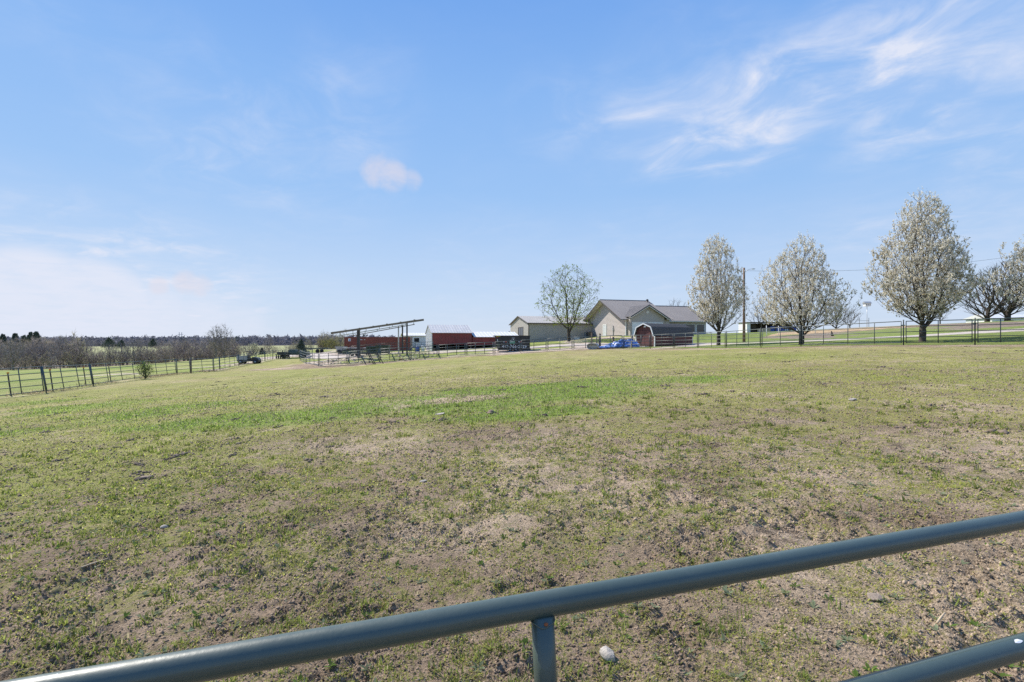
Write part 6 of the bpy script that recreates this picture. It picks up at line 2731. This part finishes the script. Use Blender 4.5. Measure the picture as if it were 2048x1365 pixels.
bush(290, 42.6, 1.4, .55, 'small leafy green shrub growing through the field fence', 950, [(.17, .24, .06), (.23, .28, .09)], [.6, .4], 350, .07)
bush(660, 118, 2.3, 2.4, 'yellow green shrub left of the container', 951, [(.22, .21, .07), (.26, .25, .10)], [.5, .5], 500, .16)
bush(645, 122, 2.6, 2.0, 'brownish bare shrub beside the yellow green one', 952, [(.2, .17, .1)], [1.0], 60, .1)
bush(506, 175, 4.6, 2.4, 'pale flowering bush among the valley trees', 953, [(.55, .55, .38), (.35, .36, .2)], [.6, .4], 500, .22)


def horizon_trees():
    # broad bare shrub-tree behind the round blossom tree
    def big(px, Y, ht, rx, n, z0, r, label, seed, m, leafy=None, sx=1.0):
        x = ppx(px, Y)
        g = thing('bare_tree', label, 'tree', (x, Y, h1(x, Y) - .1), 0, 'bare trees on the rise')
        (tv, tf), (wv, wf) = bare_variant(seed, ht, rx, n, z0, r, twig_n=6, twig_l=ht * .10, tw=.02, k=5)
        put('trunk', np_mesh('trunk', tv, tf, M['bark'], True), g)
        put('crown', np_mesh('crown', wv, wf, m, False), g)['kind'] = 'stuff'
        if leafy:
            rng = np.random.default_rng(seed)
            c = wv[2::3][rng.random(len(wv) // 3) < leafy]
            v, f, cc = petals(c, .13, rng, [(.26, .28, .10), (.2, .22, .08)], [.5, .5], 1)
            put('leaves', np_mesh('leaves', v, f, M['leaf'], False, cc), g)['kind'] = 'stuff'
    big(1672, 92, 6.0, 3.4, 420, .6, .16, 'bushy brown bare tree behind the round blossom tree', 1001, M['bark_grey'])
    big(1700, 98, 4.0, 2.2, 200, .8, .10, 'thin pale bare tree at the edge of the ploughed garden', 1002, M['bark_grey'])
    big(1520, 112, 7.2, 2.8, 260, 1.5, .16, 'bare tree behind the utility pole', 1003, M['bark_grey'])
    big(1975, 88, 9.6, 5.2, 520, 1.2, .40, 'broad bare tree with thick dark limbs on the rise, beside the tallest blossom tree', 1004, M['bark_grey'], .09)
    big(2015, 86, 10.5, 5.0, 480, 1.4, .45, 'second broad bare tree with heavy trunk on the rise near the picture edge', 1005, M['bark_grey'], .05)
    big(2085, 80, 13.0, 5.0, 420, 2.0, .34, 'tall bare tree cut off by the picture edge on the rise', 1006, M['bark_grey'])
    big(1880, 86, 3.6, 1.6, 120, .8, .10, 'small leaning bare tree behind the tallest blossom tree', 1007, M['bark_grey'])
    big(1350, 118, 8.5, 3.4, 160, 2.5, .16, 'bare tree tip showing behind the house roof', 1008, M['bark_grey'])


horizon_trees()


def far_masts():
    x, Y = ppx(361, 900), 900.0
    z = h1(x, Y)
    g = thing('transmission_pylon', 'grey twin pole power pylon on the wooded ridge', 'pylon', (x, Y, z))
    top = CAMZ + (CY - 665) / F * Y - z
    for s in (-2.2, 2.2):
        mb = MB()
        mb.tube([(s, 0, 0), (s, 0, top)], .45, 6)
        mb.build('pole', M['grey_paint'], g)
    mb = MB()
    mb.beam((-5, 0, top - 4), (5, 0, top - 4), .5)
    mb.build('cross_arm', M['grey_paint'], g)
    x = ppx(655, 900)
    z = h1(x, Y)
    g = thing('radio_mast', 'thin radio mast on the wooded ridge behind the tilted roof', 'mast', (x, Y, z))
    top = CAMZ + (CY - 671) / F * Y - z
    mb = MB()
    mb.tube([(0, 0, 0), (0, 0, top)], [.9, .35], 6)
    mb.build('mast', M['grey_paint'], g)
    mb = MB()
    mb.tube([(0, 0, top * .8), (0, 0, top * .9)], .9, 6)
    mb.build('antenna', M['grey_paint'], g)


far_masts()
